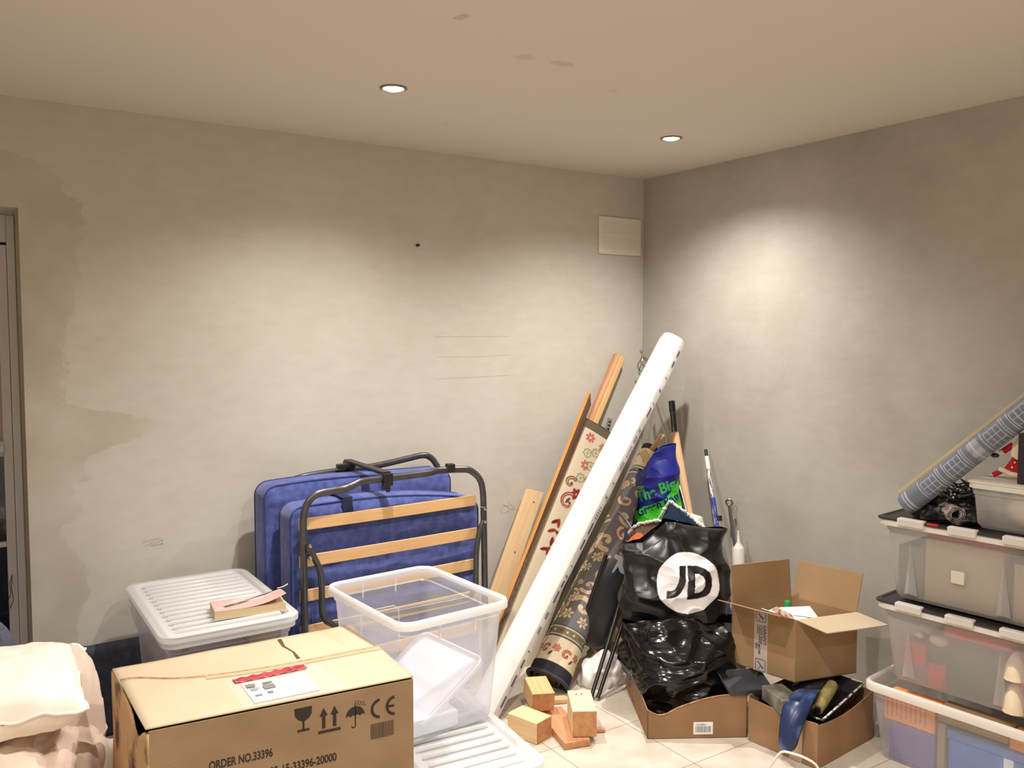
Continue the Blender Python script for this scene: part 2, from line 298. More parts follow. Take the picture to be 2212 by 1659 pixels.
# ------------------------------------------------------------------ mesh collector
WORLD = {}          # world position of every object's origin
class MB:
    def __init__(s): s.v = []; s.f = []; s.mi = []; s.uv = []; s.col = None
    def add(s, vs, fs, mi=0, uvs=None):
        o = len(s.v); s.v += [tuple(v) for v in vs]
        for k, f in enumerate(fs):
            s.f.append(tuple(i + o for i in f)); s.mi.append(mi if isinstance(mi, int) else mi[k])
            s.uv.append(uvs[k] if uvs else None)
        return s
    def hexa(s, P, mi=0):   # P: 8 points, bottom ring then top ring
        return s.add(P, [(3, 2, 1, 0), (4, 5, 6, 7), (0, 1, 5, 4), (1, 2, 6, 5), (2, 3, 7, 6), (3, 0, 4, 7)], mi)
    def box(s, lo, hi, mi=0):
        (a, b, c), (d, e, f) = lo, hi
        return s.hexa([(a, b, c), (d, b, c), (d, e, c), (a, e, c), (a, b, f), (d, b, f), (d, e, f), (a, e, f)], mi)
    def obox(s, c, size, ex=(1, 0, 0), ez=(0, 0, 1), mi=0):
        ex = Vector(ex).normalized(); ez = Vector(ez); ez = (ez - ex * ez.dot(ex)).normalized(); ey = ez.cross(ex)
        c = Vector(c); a, b, h = [q / 2 for q in size]
        P = [c + ex * x * a + ey * y * b + ez * z * h for z in (-1, 1) for x, y in ((-1, -1), (1, -1), (1, 1), (-1, 1))]
        return s.hexa(P, mi)
    def prism(s, poly, z0, z1, mi=0):
        n = len(poly)
        vs_ = [(x, y, z0) for x, y in poly] + [(x, y, z1) for x, y in poly]
        return s.add(vs_, [tuple(range(n - 1, -1, -1)), tuple(range(n, 2 * n))] + [(i, (i + 1) % n, n + (i + 1) % n, n + i) for i in range(n)], mi)
    def rings(s, R, mi=0, caps=True, close=True, mis=None):
        n = len(R[0]); vs_ = [p for r in R for p in r]; fs = []; uv = []; ml = []
        L = 0.0
        for k in range(len(R) - 1):
            c0 = sum((Vector(p) for p in R[k]), Vector()) / n; c1 = sum((Vector(p) for p in R[k + 1]), Vector()) / n
            L2 = L + max((c1 - c0).length, 1e-5); per = 0
            for i in range(n if close else n - 1):
                j = (i + 1) % n
                e = (Vector(R[k][j]) - Vector(R[k][i])).length
                fs.append((k * n + i, k * n + j, (k + 1) * n + j, (k + 1) * n + i))
                uv.append([(L, per), (L, per + e), (L2, per + e), (L2, per)]); per += e
                ml.append(mis[i] if mis else mi)
            L = L2
        if caps:
            fs.append(tuple(range(n - 1, -1, -1))); uv.append([(Vector(R[0][i]).x, Vector(R[0][i]).z) for i in range(n - 1, -1, -1)]); ml.append(mi if not mis else mis[-1] if len(mis) > n else mi)
            fs.append(tuple((len(R) - 1) * n + i for i in range(n))); uv.append([(Vector(q).x, Vector(q).z) for q in R[-1]]); ml.append(mi if not mis else mis[-1] if len(mis) > n else mi)
        return s.add(vs_, fs, ml, uv)
    def bar(s, a, b, sec, face, mi=0, mis=None, sub=1, cut=None):
        """loft the section polygon from a to b; section +y looks along `face`"""
        a = Vector(a); b = Vector(b); ax = (b - a).normalized()
        y = Vector(face); y = (y - ax * y.dot(ax)).normalized(); x = y.cross(ax)
        R = []
        for k in range(sub + 1):
            t = k / sub
            c = a.lerp(b, t); sh = 1.0
            R.append([c + x * px + y * py for px, py in sec])
        if cut: R[-1] = [p + ax * cut(q) for p, q in zip(R[-1], sec)]
        return s.rings(R, mi, True, True, mis)
    def tube(s, pts, r, n=10, mi=0, caps=True, closed=False, flat=1.0, up=None):
        pts = [Vector(p) for p in pts]; m = len(pts); R = []
        prev = None
        for k in range(m):
            if closed: t = (pts[(k + 1) % m] - pts[k - 1])
            else: t = pts[min(k + 1, m - 1)] - pts[max(k - 1, 0)]
            t.normalize()
            if prev is None:
                u = Vector(up) if up else (Vector((0, 0, 1)) if abs(t.z) < 0.9 else Vector((1, 0, 0)))
            else: u = prev
            if up: u = Vector(up)
            u = (u - t * u.dot(t))
            if u.length < 1e-4: u = t.orthogonal()
            u.normalize(); prev = u; v = t.cross(u)
            rr = r[k] if isinstance(r, (list, tuple)) else r
            R.append([pts[k] + u * math.cos(2 * PI * i / n) * rr * flat + v * math.sin(2 * PI * i / n) * rr for i in range(n)])
        if closed: R.append(R[0]); caps = False
        return s.rings(R, mi, caps)
    def lathe(s, c, ax, prof, n=20, mi=0, caps=True):
        c = Vector(c); ax = Vector(ax).normalized(); u = ax.orthogonal().normalized(); v = ax.cross(u)
        R = [[c + ax * h + u * math.cos(2 * PI * i / n) * r + v * math.sin(2 * PI * i / n) * r for i in range(n)] for h, r in prof]
        return s.rings(R, mi, caps)
    def ball(s, c, r, n=12, mi=0, sq=(1, 1, 1)):
        c = Vector(c); R = []
        for k in range(n // 2 + 1):
            a = PI * k / (n // 2); rr = max(math.sin(a), 0.01); z = -math.cos(a)
            R.append([c + Vector((math.cos(2 * PI * i / n) * rr * r * sq[0], math.sin(2 * PI * i / n) * rr * r * sq[1], z * r * sq[2])) for i in range(n)])
        return s.rings(R, mi)
    def grid(s, fn, nu, nv, mi=0, closeu=False, flip=False):
        vs_ = []
        for j in range(nv + 1):
            for i in range(nu + (0 if closeu else 1)): vs_.append(fn(i / nu, j / nv))
        W = nu if closeu else nu + 1; fs = []
        for j in range(nv):
            for i in range(nu):
                i2 = (i + 1) % W
                q = (j * W + i, j * W + i2, (j + 1) * W + i2, (j + 1) * W + i)
                fs.append(q[::-1] if flip else q)
        return s.add(vs_, fs, mi)

def build(name, mb, mats, parent=None, loc=None, smooth=None, bevel=0.0, seg=2, label=None, cat=None, group=None, kind=None, solid=0.0, sub=0):
    org = Vector(WORLD[parent.name]) if parent else Vector(loc or (0, 0, 0))
    me = bpy.data.meshes.new(name)
    me.from_pydata([tuple(Vector(v) - org) for v in mb.v], [], mb.f)
    for mt in (mats if isinstance(mats, (list, tuple)) else [mats]): me.materials.append(mt)
    me.polygons.foreach_set('material_index', mb.mi)
    if any(u is not None for u in mb.uv):
        ul = me.uv_layers.new(name='UVMap')
        flat = []
        for f, u in zip(mb.f, mb.uv):
            if u is None: flat += [0.0] * (2 * len(f))
            else:
                for q in u: flat += [q[0], q[1]]
        ul.data.foreach_set('uv', flat)
    if mb.col is not None:
        ca = me.color_attributes.new('pattern', 'FLOAT_COLOR', 'POINT')
        ca.data.foreach_set('color', np.asarray(mb.col, dtype=np.float32).ravel())
    me.validate(); me.update()
    if smooth is not None:
        me.polygons.foreach_set('use_smooth', [True] * len(me.polygons))
        if smooth < 180: me.set_sharp_from_angle(angle=math.radians(smooth))
    o = bpy.data.objects.new(name, me); COL.objects.link(o)
    if parent: o.parent = parent
    else: o.location = org
    WORLD[o.name] = org
    if solid:
        md = o.modifiers.new('thickness', 'SOLIDIFY'); md.thickness = solid; md.offset = 0
    if sub:
        md = o.modifiers.new('smooth', 'SUBSURF'); md.levels = sub; md.render_levels = sub
    if bevel:
        md = o.modifiers.new('bevel', 'BEVEL'); md.width = bevel; md.segments = seg; md.limit_method = 'ANGLE'; md.angle_limit = math.radians(40)
        if smooth is None:
            me.polygons.foreach_set('use_smooth', [False] * len(me.polygons))
    if label: o['label'] = label
    if cat: o['category'] = cat
    if group: o['group'] = group
    if kind: o['kind'] = kind
    return o

def thing(name, label, cat, loc, group=None):
    o = bpy.data.objects.new(name, None); COL.objects.link(o); o.location = loc; o.empty_display_size = 0.1
    WORLD[o.name] = Vector(loc); o['label'] = label; o['category'] = cat
    if group: o['group'] = group
    return o

# ------------------------------------------------------------------ 2D drawing on a colour canvas
class Canvas:
    def __init__(s, x0, y0, x1, y1, res, base):
        s.x0, s.y0, s.res = x0, y0, res
        s.w = int((x1 - x0) / res) + 1; s.h = int((y1 - y0) / res) + 1
        s.a = np.tile(np.array(base[:3], dtype=np.float32), (s.h, s.w, 1))
        s.X, s.Y = np.meshgrid(x0 + np.arange(s.w) * res, y0 + np.arange(s.h) * res)
    def _win(s, pts, pad):
        xs = [p[0] for p in pts]; ys = [p[1] for p in pts]
        i0 = max(0, int((min(xs) - pad - s.x0) / s.res)); i1 = min(s.w, int((max(xs) + pad - s.x0) / s.res) + 2)
        j0 = max(0, int((min(ys) - pad - s.y0) / s.res)); j1 = min(s.h, int((max(ys) + pad - s.y0) / s.res) + 2)
        return (slice(j0, j1), slice(i0, i1)) if i1 > i0 and j1 > j0 else None
    def poly(s, pts, col):
        wn = s._win(pts, 0)
        if wn is None: return
        X, Y = s.X[wn], s.Y[wn]; ins = np.zeros(X.shape, bool); n = len(pts)
        for i in range(n):
            (xa, ya), (xb, yb) = pts[i], pts[(i + 1) % n]
            if ya == yb: continue
            ins ^= ((ya > Y) != (yb > Y)) & (X < (xb - xa) * (Y - ya) / (yb - ya) + xa)
        s.a[wn][ins] = col[:3]
    def stroke(s, pts, r, col):
        wn = s._win(pts, r if not isinstance(r, (list, tuple)) else max(r))
        if wn is None: return
        X, Y = s.X[wn], s.Y[wn]; m = np.zeros(X.shape, bool)
        for k in range(len(pts) - 1):
            (xa, ya), (xb, yb) = pts[k], pts[k + 1]; dx, dy = xb - xa, yb - ya; L2 = dx * dx + dy * dy + 1e-12
            t = np.clip(((X - xa) * dx + (Y - ya) * dy) / L2, 0, 1)
            rr = r if not isinstance(r, (list, tuple)) else r[k]
            m |= (X - xa - t * dx) ** 2 + (Y - ya - t * dy) ** 2 < rr * rr
        s.a[wn][m] = col[:3]
    def disc(s, x, y, r, col): s.stroke([(x, y), (x + 1e-6, y)], r, col)
    def ell(s, x, y, rx, ry, ang, col):
        s.poly([(x + rx * math.cos(t) * math.cos(ang) - ry * math.sin(t) * math.sin(ang), y + rx * math.cos(t) * math.sin(ang) + ry * math.sin(t) * math.cos(ang)) for t in [2 * PI * k / 24 for k in range(24)]], col)
    def tris(s, T, col):
        for t in T: s.poly(t, col)
    def sample(s, xs, ys):
        fx = np.clip((np.asarray(xs) - s.x0) / s.res, 0, s.w - 1.001); fy = np.clip((np.asarray(ys) - s.y0) / s.res, 0, s.h - 1.001)
        i = fx.astype(int); j = fy.astype(int); u = (fx - i)[:, None]; v = (fy - j)[:, None]
        c = s.a[j, i] * (1 - u) * (1 - v) + s.a[j, i + 1] * u * (1 - v) + s.a[j + 1, i] * (1 - u) * v + s.a[j + 1, i + 1] * u * v
        return np.hstack([c, np.ones((len(c), 1), np.float32)])

def text_tris(txt, size, bold=0.0, sx=1.0):
    cu = bpy.data.curves.new('lettering', 'FONT'); cu.body = txt; cu.size = size; cu.offset = bold
    ob = bpy.data.objects.new('lettering', cu)
    dg = bpy.context.evaluated_depsgraph_get()
    me = bpy.data.meshes.new_from_object(ob)
    me.calc_loop_triangles()
    vs_ = [(v.co.x * sx, v.co.y) for v in me.vertices]
    T = [[vs_[i] for i in t.vertices] for t in me.loop_triangles]
    bpy.data.objects.remove(ob); bpy.data.curves.remove(cu); bpy.data.meshes.remove(me)
    return T
def xf(T, f): return [[f(x, y) for x, y in t] for t in T]

def flat_decal(name, T, o, u, v, mat_, parent, off=0.0008, thick=0.0003):
    """printed marks: triangles or polygons in the (u, v) plane at o"""
    o = Vector(o); u = Vector(u).normalized(); v = Vector(v).normalized(); n = u.cross(v)
    mb = MB()
    for t in T:
        A = sum(t[i][0] * t[(i + 1) % len(t)][1] - t[(i + 1) % len(t)][0] * t[i][1] for i in range(len(t)))
        if A < 0: t = t[::-1]
        k = len(t)
        P = [o + u * x + v * y + n * off for x, y in t]
        Q = [p - n * thick for p in P]
        mb.add(Q + P, [tuple(range(k - 1, -1, -1)), tuple(range(k, 2 * k))] + [(i, (i + 1) % k, k + (i + 1) % k, k + i) for i in range(k)])
    return build(name, mb, mat_, parent, loc=tuple(o) if parent is None else None)
def rect(x0, y0, x1, y1): return [(x0, y0), (x1, y0), (x1, y1), (x0, y1)]
def thick_line(pts, w_):
    out = []
    for (xa, ya), (xb, yb) in zip(pts[:-1], pts[1:]):
        L = math.hypot(xb - xa, yb - ya) or 1e-6; nx, ny = -(yb - ya) / L * w_ / 2, (xb - xa) / L * w_ / 2
        out.append([(xa + nx, ya + ny), (xb + nx, yb + ny), (xb - nx, yb - ny), (xa - nx, ya - ny)])
    return out
def arc(cx, cy, r, a0, a1, n=16): return [(cx + r * math.cos(math.radians(a0 + (a1 - a0) * k / n)), cy + r * math.sin(math.radians(a0 + (a1 - a0) * k / n))) for k in range(n + 1)]
def nz(p, k, seed=0.0): return noise.noise(Vector((p[0] * k + seed, p[1] * k + seed * 1.7, p[2] * k - seed)))
def rrect(w_, d_, r, n=5):
    out = []
    for (cx, cy, a0) in ((w_ / 2 - r, d_ / 2 - r, 0), (-w_ / 2 + r, d_ / 2 - r, 90), (-w_ / 2 + r, -d_ / 2 + r, 180), (w_ / 2 - r, -d_ / 2 + r, 270)):
        for k in range(n + 1): out.append((cx + r * math.cos(math.radians(a0 + 90 * k / n)), cy + r * math.sin(math.radians(a0 + 90 * k / n))))
    return out

# ================================================================== SETTING
XR, YB, ZC = 3.239, 3.598, 2.4
XL, YF = -2.4, -1.8
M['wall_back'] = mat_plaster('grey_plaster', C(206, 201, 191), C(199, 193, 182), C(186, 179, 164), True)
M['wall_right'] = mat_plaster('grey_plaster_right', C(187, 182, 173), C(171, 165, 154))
M['wall_far'] = mat_plaster('pale_plaster', C(232, 228, 220), C(224, 219, 210))
M['ceil'] = mat_spots('ceiling_paint', C(216, 207, 195), C(176, 166, 142), [(1.177, 2.039, .02, .03, .6), (1.507, 2.219, .045, .03, .35), (1.64, 2.207, .05, .03, .45), (1.97, 2.35, .02, .02, .2), (1.72, 3.1, .015, .015, .3)])
M['floor'] = mat_tiles('beige_floor_tiles')
DX0, DX1, DZ = -1.05, 0.217, 2.005       # door opening in the back wall
build('floor', MB().box((XL - .1, YF - .1, -0.1), (XR + .1, YB + .3, 0)), M['floor'], kind='structure')
build('ceiling', MB().box((XL - .1, YF - .1, ZC), (XR + .1, YB + .3, ZC + .1)), M['ceil'], kind='structure')
wb = MB()
def wgrid(mb, x0, x1, z0, z1):
    mb.box((x0, YB, z0), (x1, YB + .3, z1))
wgrid(wb, XL - .1, DX0, 0, ZC); wgrid(wb, DX1, XR + .1, 0, ZC); wgrid(wb, DX0, DX1, DZ, ZC)
build('wall_back', wb, M['wall_back'], kind='structure')
build('wall_right', MB().box((XR, YF - .1, 0), (XR + .1, YB, ZC)), M['wall_right'], kind='structure')
build('wall_left', MB().box((XL - .1, YF - .1, 0), (XL, YB, ZC)), M['wall_far'], kind='structure')
build('wall_front', MB().box((XL, YF - .1, 0), (XR, YF, ZC)), M['wall_far'], kind='structure')

def glass_mat():
    m, nt, b, out = nodes_of('door_glass')
    b.inputs['Base Color'].default_value = (0.8, 0.85, 0.85, 1); b.inputs['Roughness'].default_value = 0.03
    b.inputs['Transmission Weight'].default_value = 1.0; b.inputs['IOR'].default_value = 1.45
    return m
M['glass'] = glass_mat()
# glazed door in its recess
dr = bpy.data.objects.new('door_1', None); COL.objects.link(dr); dr.location = (-.4, 3.87, 0); WORLD[dr.name] = Vector((-.4, 3.87, 0)); dr['kind'] = 'structure'
Y0, Y1 = 3.845, 3.89
fr = MB()
fr.box((.188, 3.83, 0), (.216, 3.895, DZ)); fr.box((DX0, 3.83, 0), (DX0 + .03, 3.895, DZ)); fr.box((DX0 + .03, 3.83, 1.90), (.188, 3.895, DZ))
build('frame', fr, M['white_frame'], dr, bevel=.004)
st = MB(); st.box((.155, Y0, .02), (.187, Y1, 1.89)); st.box((DX0 + .03, Y0, .02), (DX0 + .09, Y1, 1.89)); st.box((DX0 + .09, Y0, .02), (.155, Y1, .25)); st.box((DX0 + .09, Y0, 1.80), (.155, Y1, 1.89))
build('stile', st, M['white_frame'], dr, bevel=.003)
tm = MB(); tm.bar((DX0 + .09, Y0 + .03, 1.10), (.155, Y0 + .03, 1.10), [(-.03, -.03), (-.03, .03), (-.012, .045), (.012, .045), (.03, .03), (.03, -.03)], (0, -1, 0))
build('mid_rail', tm, M['white_frame'], dr)
build('glazing_bar', MB().box((DX0 + .09, Y0 + .01, .71), (.155, Y1, .73)), M['white_frame'], dr, bevel=.002)
build('glass_pane', MB().box((DX0 + .09, 3.868, .25), (.155, 3.874, 1.07)), M['glass'], dr)
build('upper_panel', MB().box((DX0 + .09, 3.870, 1.13), (.155, 3.880, 1.80)), mat('pale_blind', C(176, 166, 146), rough=0.8), dr)
hg = MB(); hg.tube([(.150, 3.838, .46), (.152, 3.838, .5), (.162, 3.838, .53), (.158, 3.839, .57), (.168, 3.839, .6), (.164, 3.838, .55), (.170, 3.838, .50), (.158, 3.838, .47)], .0012, 6)
build('pen_scribble', hg, mat('maroon_pen', C(90, 50, 60), rough=.8), dr)

# ceiling downlights: brushed ring, bright lamp face, and the lamp's own light
M['lamp_face'] = mat_emit('lit_lamp_face', (1.0, 0.93, 0.85, 1), 60.0)
M['lamp_ring'] = mat('satin_metal_ring', C(150, 138, 122), rough=0.35, metal=0.8)
for (lx, ly, lab) in LAMPS:
    t = thing('ceiling_downlight', lab, 'ceiling light', (lx, ly, ZC), 'ceiling downlights')
    rg = MB(); n = 32; prof = [(.0, .048), (-.004, .047), (-.006, .040), (-.003, .035), (.0, .034)]
    rg.rings([[(lx + r * math.cos(2 * PI * i / n), ly + r * math.sin(2 * PI * i / n), ZC + h) for i in range(n)] for h, r in prof], caps=False)
    build('bezel', rg, M['lamp_ring'], t, smooth=40)
    fc = MB().lathe((lx, ly, ZC - .0005), (0, 0, -1), [(0, .033), (.003, .032), (.006, .026), (.008, .012)], 24)
    build('lamp_face', fc, M['lamp_face'], t, smooth=40)
    ld = bpy.data.lights.new('lamp_light', 'SPOT'); ld.energy = LAMP_POWER; ld.color = LAMP_COLOR
    ld.spot_size = math.radians(142); ld.spot_blend = 1.0; ld.shadow_soft_size = 0.022
    lo = bpy.data.objects.new('lamp_light', ld); COL.objects.link(lo); lo.parent = t; lo.location = (0, 0, -0.014)

# wall vent
t = thing('wall_vent', 'square white plastic vent cover high on the back wall by the corner', 'vent', (3.065, YB, 2.08))
build('cover_plate', MB().box((2.915, YB - .012, 1.976), (3.212, YB, 2.176)), M['white_plastic'], t, bevel=.003)
sl = MB()
for r_ in range(2):
    for k in range(24):
        x = 2.945 + k * .0098
        z0 = 2.004 + r_ * .078
        sl.box((x, YB - .0128, z0), (x + .0028, YB - .012, z0 + .068))
build('louvre', sl, mat('grey_white_plastic', C(212, 208, 198), rough=.4), t)
# faint pencil lines and scuffs on the back wall
random.seed(14)
def wall_mark(name, lab, x, z, segs, m_):
    T = []
    for a in segs: T += thick_line(a, .0016)
    t_ = flat_decal(name, T, (x, YB, z), (1, 0, 0), (0, 0, 1), m_, None, off=.0006, thick=.0005)
    t_['label'] = lab; t_['category'] = 'mark'
M['pencil'] = mat('faint_pencil', C(186, 179, 168), rough=.9)
M['scuff'] = mat('grey_scuff', C(170, 160, 144), rough=.9)
wall_mark('pencil_lines', 'faint ruled pencil lines on the bare back wall above the bed', 1.93, 1.33, [[(0, .10 * k + .01 * random.random()), (.2, .10 * k + .004), (.42, .10 * k + .012 * random.random())] for k in range(3)], M['pencil'])
wall_mark('scuff_mark', 'small grey scuff scratches on the back wall right of the bed', 2.33, .66, [[(random.uniform(-.05, .05), random.uniform(-.04, .04)) for q in range(2)] for k in range(7)], M['scuff'])
wall_mark('scuff_mark', 'small brown scratches on the back wall above the lidded tub', .66, .72, [[(.03 * random.random() - .03 * (k % 3), random.uniform(-.02, .02)), (.03 * random.random(), random.uniform(-.02, .02))] for k in range(6)], M['scuff'])
# screw in wall
hk = MB().lathe((1.831, YB, 1.959), (0, -1, 0), [(0, .006), (.004, .007), (.012, .0045), (.022, .006), (.024, .002)], 12)
build('wall_screw', hk, mat('rusty_steel', C(66, 48, 38), rough=.6, metal=.5), loc=(1.831, YB, 1.959), smooth=50, label='small dark screw sticking out of the bare back wall', cat='screw')

# ================================================================== helpers for boxes and tubs
def tub(parent, O, ang, w_, d_, z0, z1, taper, m_wall, m_rim, r=.035, lip=.016, ribs=True, liph=.022, nm='body'):
    """open plastic tub: O is centre xy, w_/d_ the outer size at the rim"""
    ca, sa = math.cos(ang), math.sin(ang)
    def T(x, y, z): return (O[0] + x * ca - y * sa, O[1] + x * sa + y * ca, z)
    th = .0022
    def ring(z, ins):
        k = (z1 - z) / (z1 - z0) * taper + ins
        return [T(x, y, z) for x, y in rrect(w_ - 2 * k - 2 * lip, d_ - 2 * k - 2 * lip, max(r - ins, .01))]
    mb = MB()
    mb.rings([ring(z1, 0), ring(z1 - liph - .02, 0.0), ring(z1 - liph - .024, .005), ring(z0 + .015, .005), ring(z0, .015)][::-1], caps=False)
    mb.add([p for p in ring(z0, .015)], [tuple(range(len(ring(z0, .015))))[::-1]])
    body = build(nm, mb, m_wall, parent, smooth=35, solid=th)
    rm = MB()
    def rr(o, z): return [T(x, y, z) for x, y in rrect(w_ - 2 * lip + 2 * o, d_ - 2 * lip + 2 * o, r + o)]
    rm.rings([rr(.0015, z1 - liph * .2), rr(.002, z1), rr(.006, z1 + .004), rr(lip * .75, z1 + .003), rr(lip, z1 - .004), rr(lip, z1 - liph), rr(lip - .004, z1 - liph), rr(lip - .004, z1 - .007), rr(.0025, z1 - liph * .3)], caps=False)
    build('rim', rm, m_rim, parent, smooth=50)
    return T, body

def ridged_lid(parent, O, ang, w_, d_, z, m_lid, nr=12, name='lid'):
    ca, sa = math.cos(ang), math.sin(ang)
    def T(x, y, z): return (O[0] + x * ca - y * sa, O[1] + x * sa + y * ca, z)
    mb = MB()
    def rr(i, z, r): return [T(x, y, z) for x, y in rrect(w_ - 2 * i, d_ - 2 * i, r)]
    mb.rings([rr(.004, z - .024, .05), rr(0, z - .022, .052), rr(0, z - .004, .052), rr(.006, z, .048), rr(.028, z, .034), rr(.034, z - .012, .03)], caps=False)
    base = rr(.034, z - .012, .03); mb.add(base, [tuple(range(len(base)))])
    under = rr(.03, z - .0145, .03); mb.add(under, [tuple(range(len(under)))[::-1]])
    lid = build(name, mb, m_lid, parent, smooth=50)
    rb = MB(); L = d_ - .12
    for k in range(nr):
        y = -L / 2 + L * k / (nr - 1)
        xx = w_ / 2 - .055
        rb.tube([T(-xx, y, z - .009), T(-xx + .006, y, z - .003), T(xx - .006, y, z - .003), T(xx, y, z - .009)], [.003, .0075, .0075, .003], 8)
    build('ridges', rb, m_lid, parent, smooth=60)
    return T

# ================================================================== CE CARDBOARD BOX (front left)
t = thing('cardboard_box', 'large closed cardboard box in front with handling symbols and a shipping label', 'box', (.70, 2.34, 0))
ZT = .60
A_, B_, C_, D_ = Vector((.363, 2.141, 0)), Vector((1.035, 2.072, 0)), Vector((1.056, 2.575, 0)), Vector((.350, 2.600, 0))
def wall_panel(mb, a, b, z0, z1, th=.005, sag=0):
    a = Vector(a); b = Vector(b); d = (b - a).normalized(); n = Vector((-d.y, d.x, 0))
    P = [a + Vector((0, 0, z0)), b + Vector((0, 0, z0)), b + n * th + Vector((0, 0, z0)), a + n * th + Vector((0, 0, z0))]
    return mb.hexa(P + [p + Vector((0, 0, z1 - z0)) for p in P])
mb = MB()
for a, b in ((A_, B_), (B_, C_), (C_, D_)): wall_panel(mb, a, b, 0, ZT - .004)
mb.prism([(p.x, p.y) for p in (A_, B_, C_, D_)], 0, .005)
build('carton_body', mb, M['card_shaded'], t, bevel=.0015)
sd = MB()
def side(u, v):
    p = D_.lerp(A_, u)
    bul = .012 * math.sin(PI * u) * math.sin(PI * v) + .004 * nz((u, v, 0), 3)
    z = v * (ZT - .008) - (0.055 * math.exp(-((u - .72) / .16) ** 2) * (v ** 6))
    return (p.x - bul, p.y, z)
sd.grid(side, 24, 24)
build('end_panel', sd, M['card_dirty'], t, smooth=180, solid=.005, label='scuffed and dented left end of the box')
# top flaps: back flap flat, front flap overlaps and lifts at its left end
seamL, seamR = A_.lerp(D_, .60), B_.lerp(C_, .50)
bk = MB(); NU = 40
def backf(u, v):
    a = D_.lerp(C_, u); b = seamL.lerp(seamR, u) - (D_ - A_).normalized() * .02
    p = a.lerp(b, v)
    return (p.x, p.y, ZT - .003 + .002 * nz((p.x, p.y, 0), 8) - .010 * v * math.exp(-(u / .2) ** 2))
bk.grid(backf, NU, 14, flip=True)
build('back_flap', bk, M['card_lit'], t, smooth=180, solid=.004)
ff = MB()
def frontf(u, v):
    a = A_.lerp(B_, u)
    s_ = seamL.lerp(seamR, u)
    wig = .035 * math.exp(-((u - .02) / .10) ** 2) - .030 * math.sin(PI * u) * (1 - u)
    s_ = s_ + (D_ - A_).normalized() * wig
    p = a.lerp(s_, v)
    z = ZT + .003 + .014 * (v ** 2) * math.exp(-(u / .22) ** 2) + .004 * v * math.sin(7 * u) * .5
    if u < .001: p = p + Vector((-.006, 0, 0))
    return (p.x, p.y, z)
ff.grid(frontf, NU, 16)
build('front_flap', ff, M['card_lit'], t, smooth=180, solid=.004)
# slit in the back flap, seam tape, torn edge line
sl = MB(); sl.tube([(.820, 2.562, ZT), (.812, 2.50, ZT - .0005), (.822, 2.44, ZT - .0008), (.818, 2.385, ZT - .001)], [.007, .005, .0035, .006], 6, flat=.35, up=(0, 0, 1))
build('slit', sl, mat('dark_slit', C(92, 62, 30), rough=.9), t)
ed = MB(); pts = [Vector(frontf(k / 40, 1)) + Vector((0, .0015, .001)) for k in range(41)]
ed.tube(pts, .0040, 6)
build('torn_edge', ed, M['card_edge'], t)
tp = MB()
def tapef(u, v):
    uu = .28 + .72 * u; p = Vector(frontf(uu, .90 + .10 * v)) + Vector((0, .02 * max(v - .6, 0), .0032 - .003 * max(v - .7, 0)))
    return p
tp.grid(tapef, 40, 4)
build('seam_tape', tp, M['tape_clear'], t, smooth=180)
# shipping label with its red strip
lb = MB(); lo_, lu, lv = Vector((.616, 2.132, ZT + .0065)), Vector((1, -.075, 0)).normalized(), Vector((.02, 1, 0)).normalized()
def lab_p(u, v): return lo_ + lu * (u * .17) + lv * (v * .135) + Vector((0, 0, .0012 * math.sin(9 * u) * math.sin(7 * v) + .001))
lb.grid(lab_p, 12, 10)
lbo = build('shipping_label', lb, M['paper'], t, smooth=180, solid=.0006)
T_ = [rect(.006, .10, .03, .122), rect(.05, .105, .075, .118), rect(.045, .07, .075, .098), rect(.012, .035, .03, .045), rect(.045, .04, .06, .052), rect(.01, .075, .03, .08), rect(.01, .085, .035, .09)]
flat_decal('print', T_, lo_ + Vector((0, 0, .003)), lu, lv, M['ink_soft'], lbo)
rs = MB()
def red_p(u, v): return lo_ + lu * (-.012 + u * .20) + lv * (.148 + v * .032 + .012 * u) + Vector((0, 0, .002 + .0015 * math.sin(40 * u + 3 * v)))
rs.grid(red_p, 50, 4); build('red_strip', rs, M['tape_red'], t, smooth=180, solid=.0008)
pz = MB()
def pouch(u, v): return lo_ + lu * (-.03 + u * .26) + lv * (-.02 + v * .20) + Vector((0, 0, .0005))
pz.grid(pouch, 4, 4); build('label_pouch', pz, mat_plastic('clear_film', C(235, 235, 235), .9, rough=.1), t)
# printed marks on the front face
fu = (B_ - A_).normalized(); fv = Vector((0, 0, 1)); fo = A_ + Vector((0, 0, 0))
def fx_(X): return (X - .363) / fu.x
marks = []
def gl(cx, cz, s):     # wine glass
    g = [[(-.5, .95), (.5, .95), (.48, .55), (.32, .30), (.06, .16), (-.06, .16), (-.32, .30), (-.48, .55)], rect(-.055, -.32, .055, .2), rect(-.34, -.42, .34, -.30)]
    return [[(cx + x * s, cz + z * s) for x, z in p] for p in g]
marks += gl(fx_(.732), .535, .046)
for k in (0, 1):
    cx = fx_(.785 + .029 * k)
    marks += [[(cx - .011, .545), (cx + .011, .545), (cx, .567)], rect(cx - .0045, .512, cx + .0045, .546)]
marks += [rect(fx_(.770), .499, fx_(.770) + .060, .506)]
ux, uz = fx_(.870), .527
um = arc(ux, uz, .026, 0, 180, 18)
um = um + [(ux - .020, uz + .004), (ux - .013, uz - .001), (ux - .0065, uz + .004), (ux, uz), (ux + .0065, uz + .004), (ux + .013, uz - .001), (ux + .020, uz + .004)]
marks += [[um[i] for i in range(len(um))]]
marks += [rect(ux - .0015, uz - .026, ux + .0015, uz + .03)] + thick_line(arc(ux - .005, uz - .026, .005, 0, -180, 6), .0028)
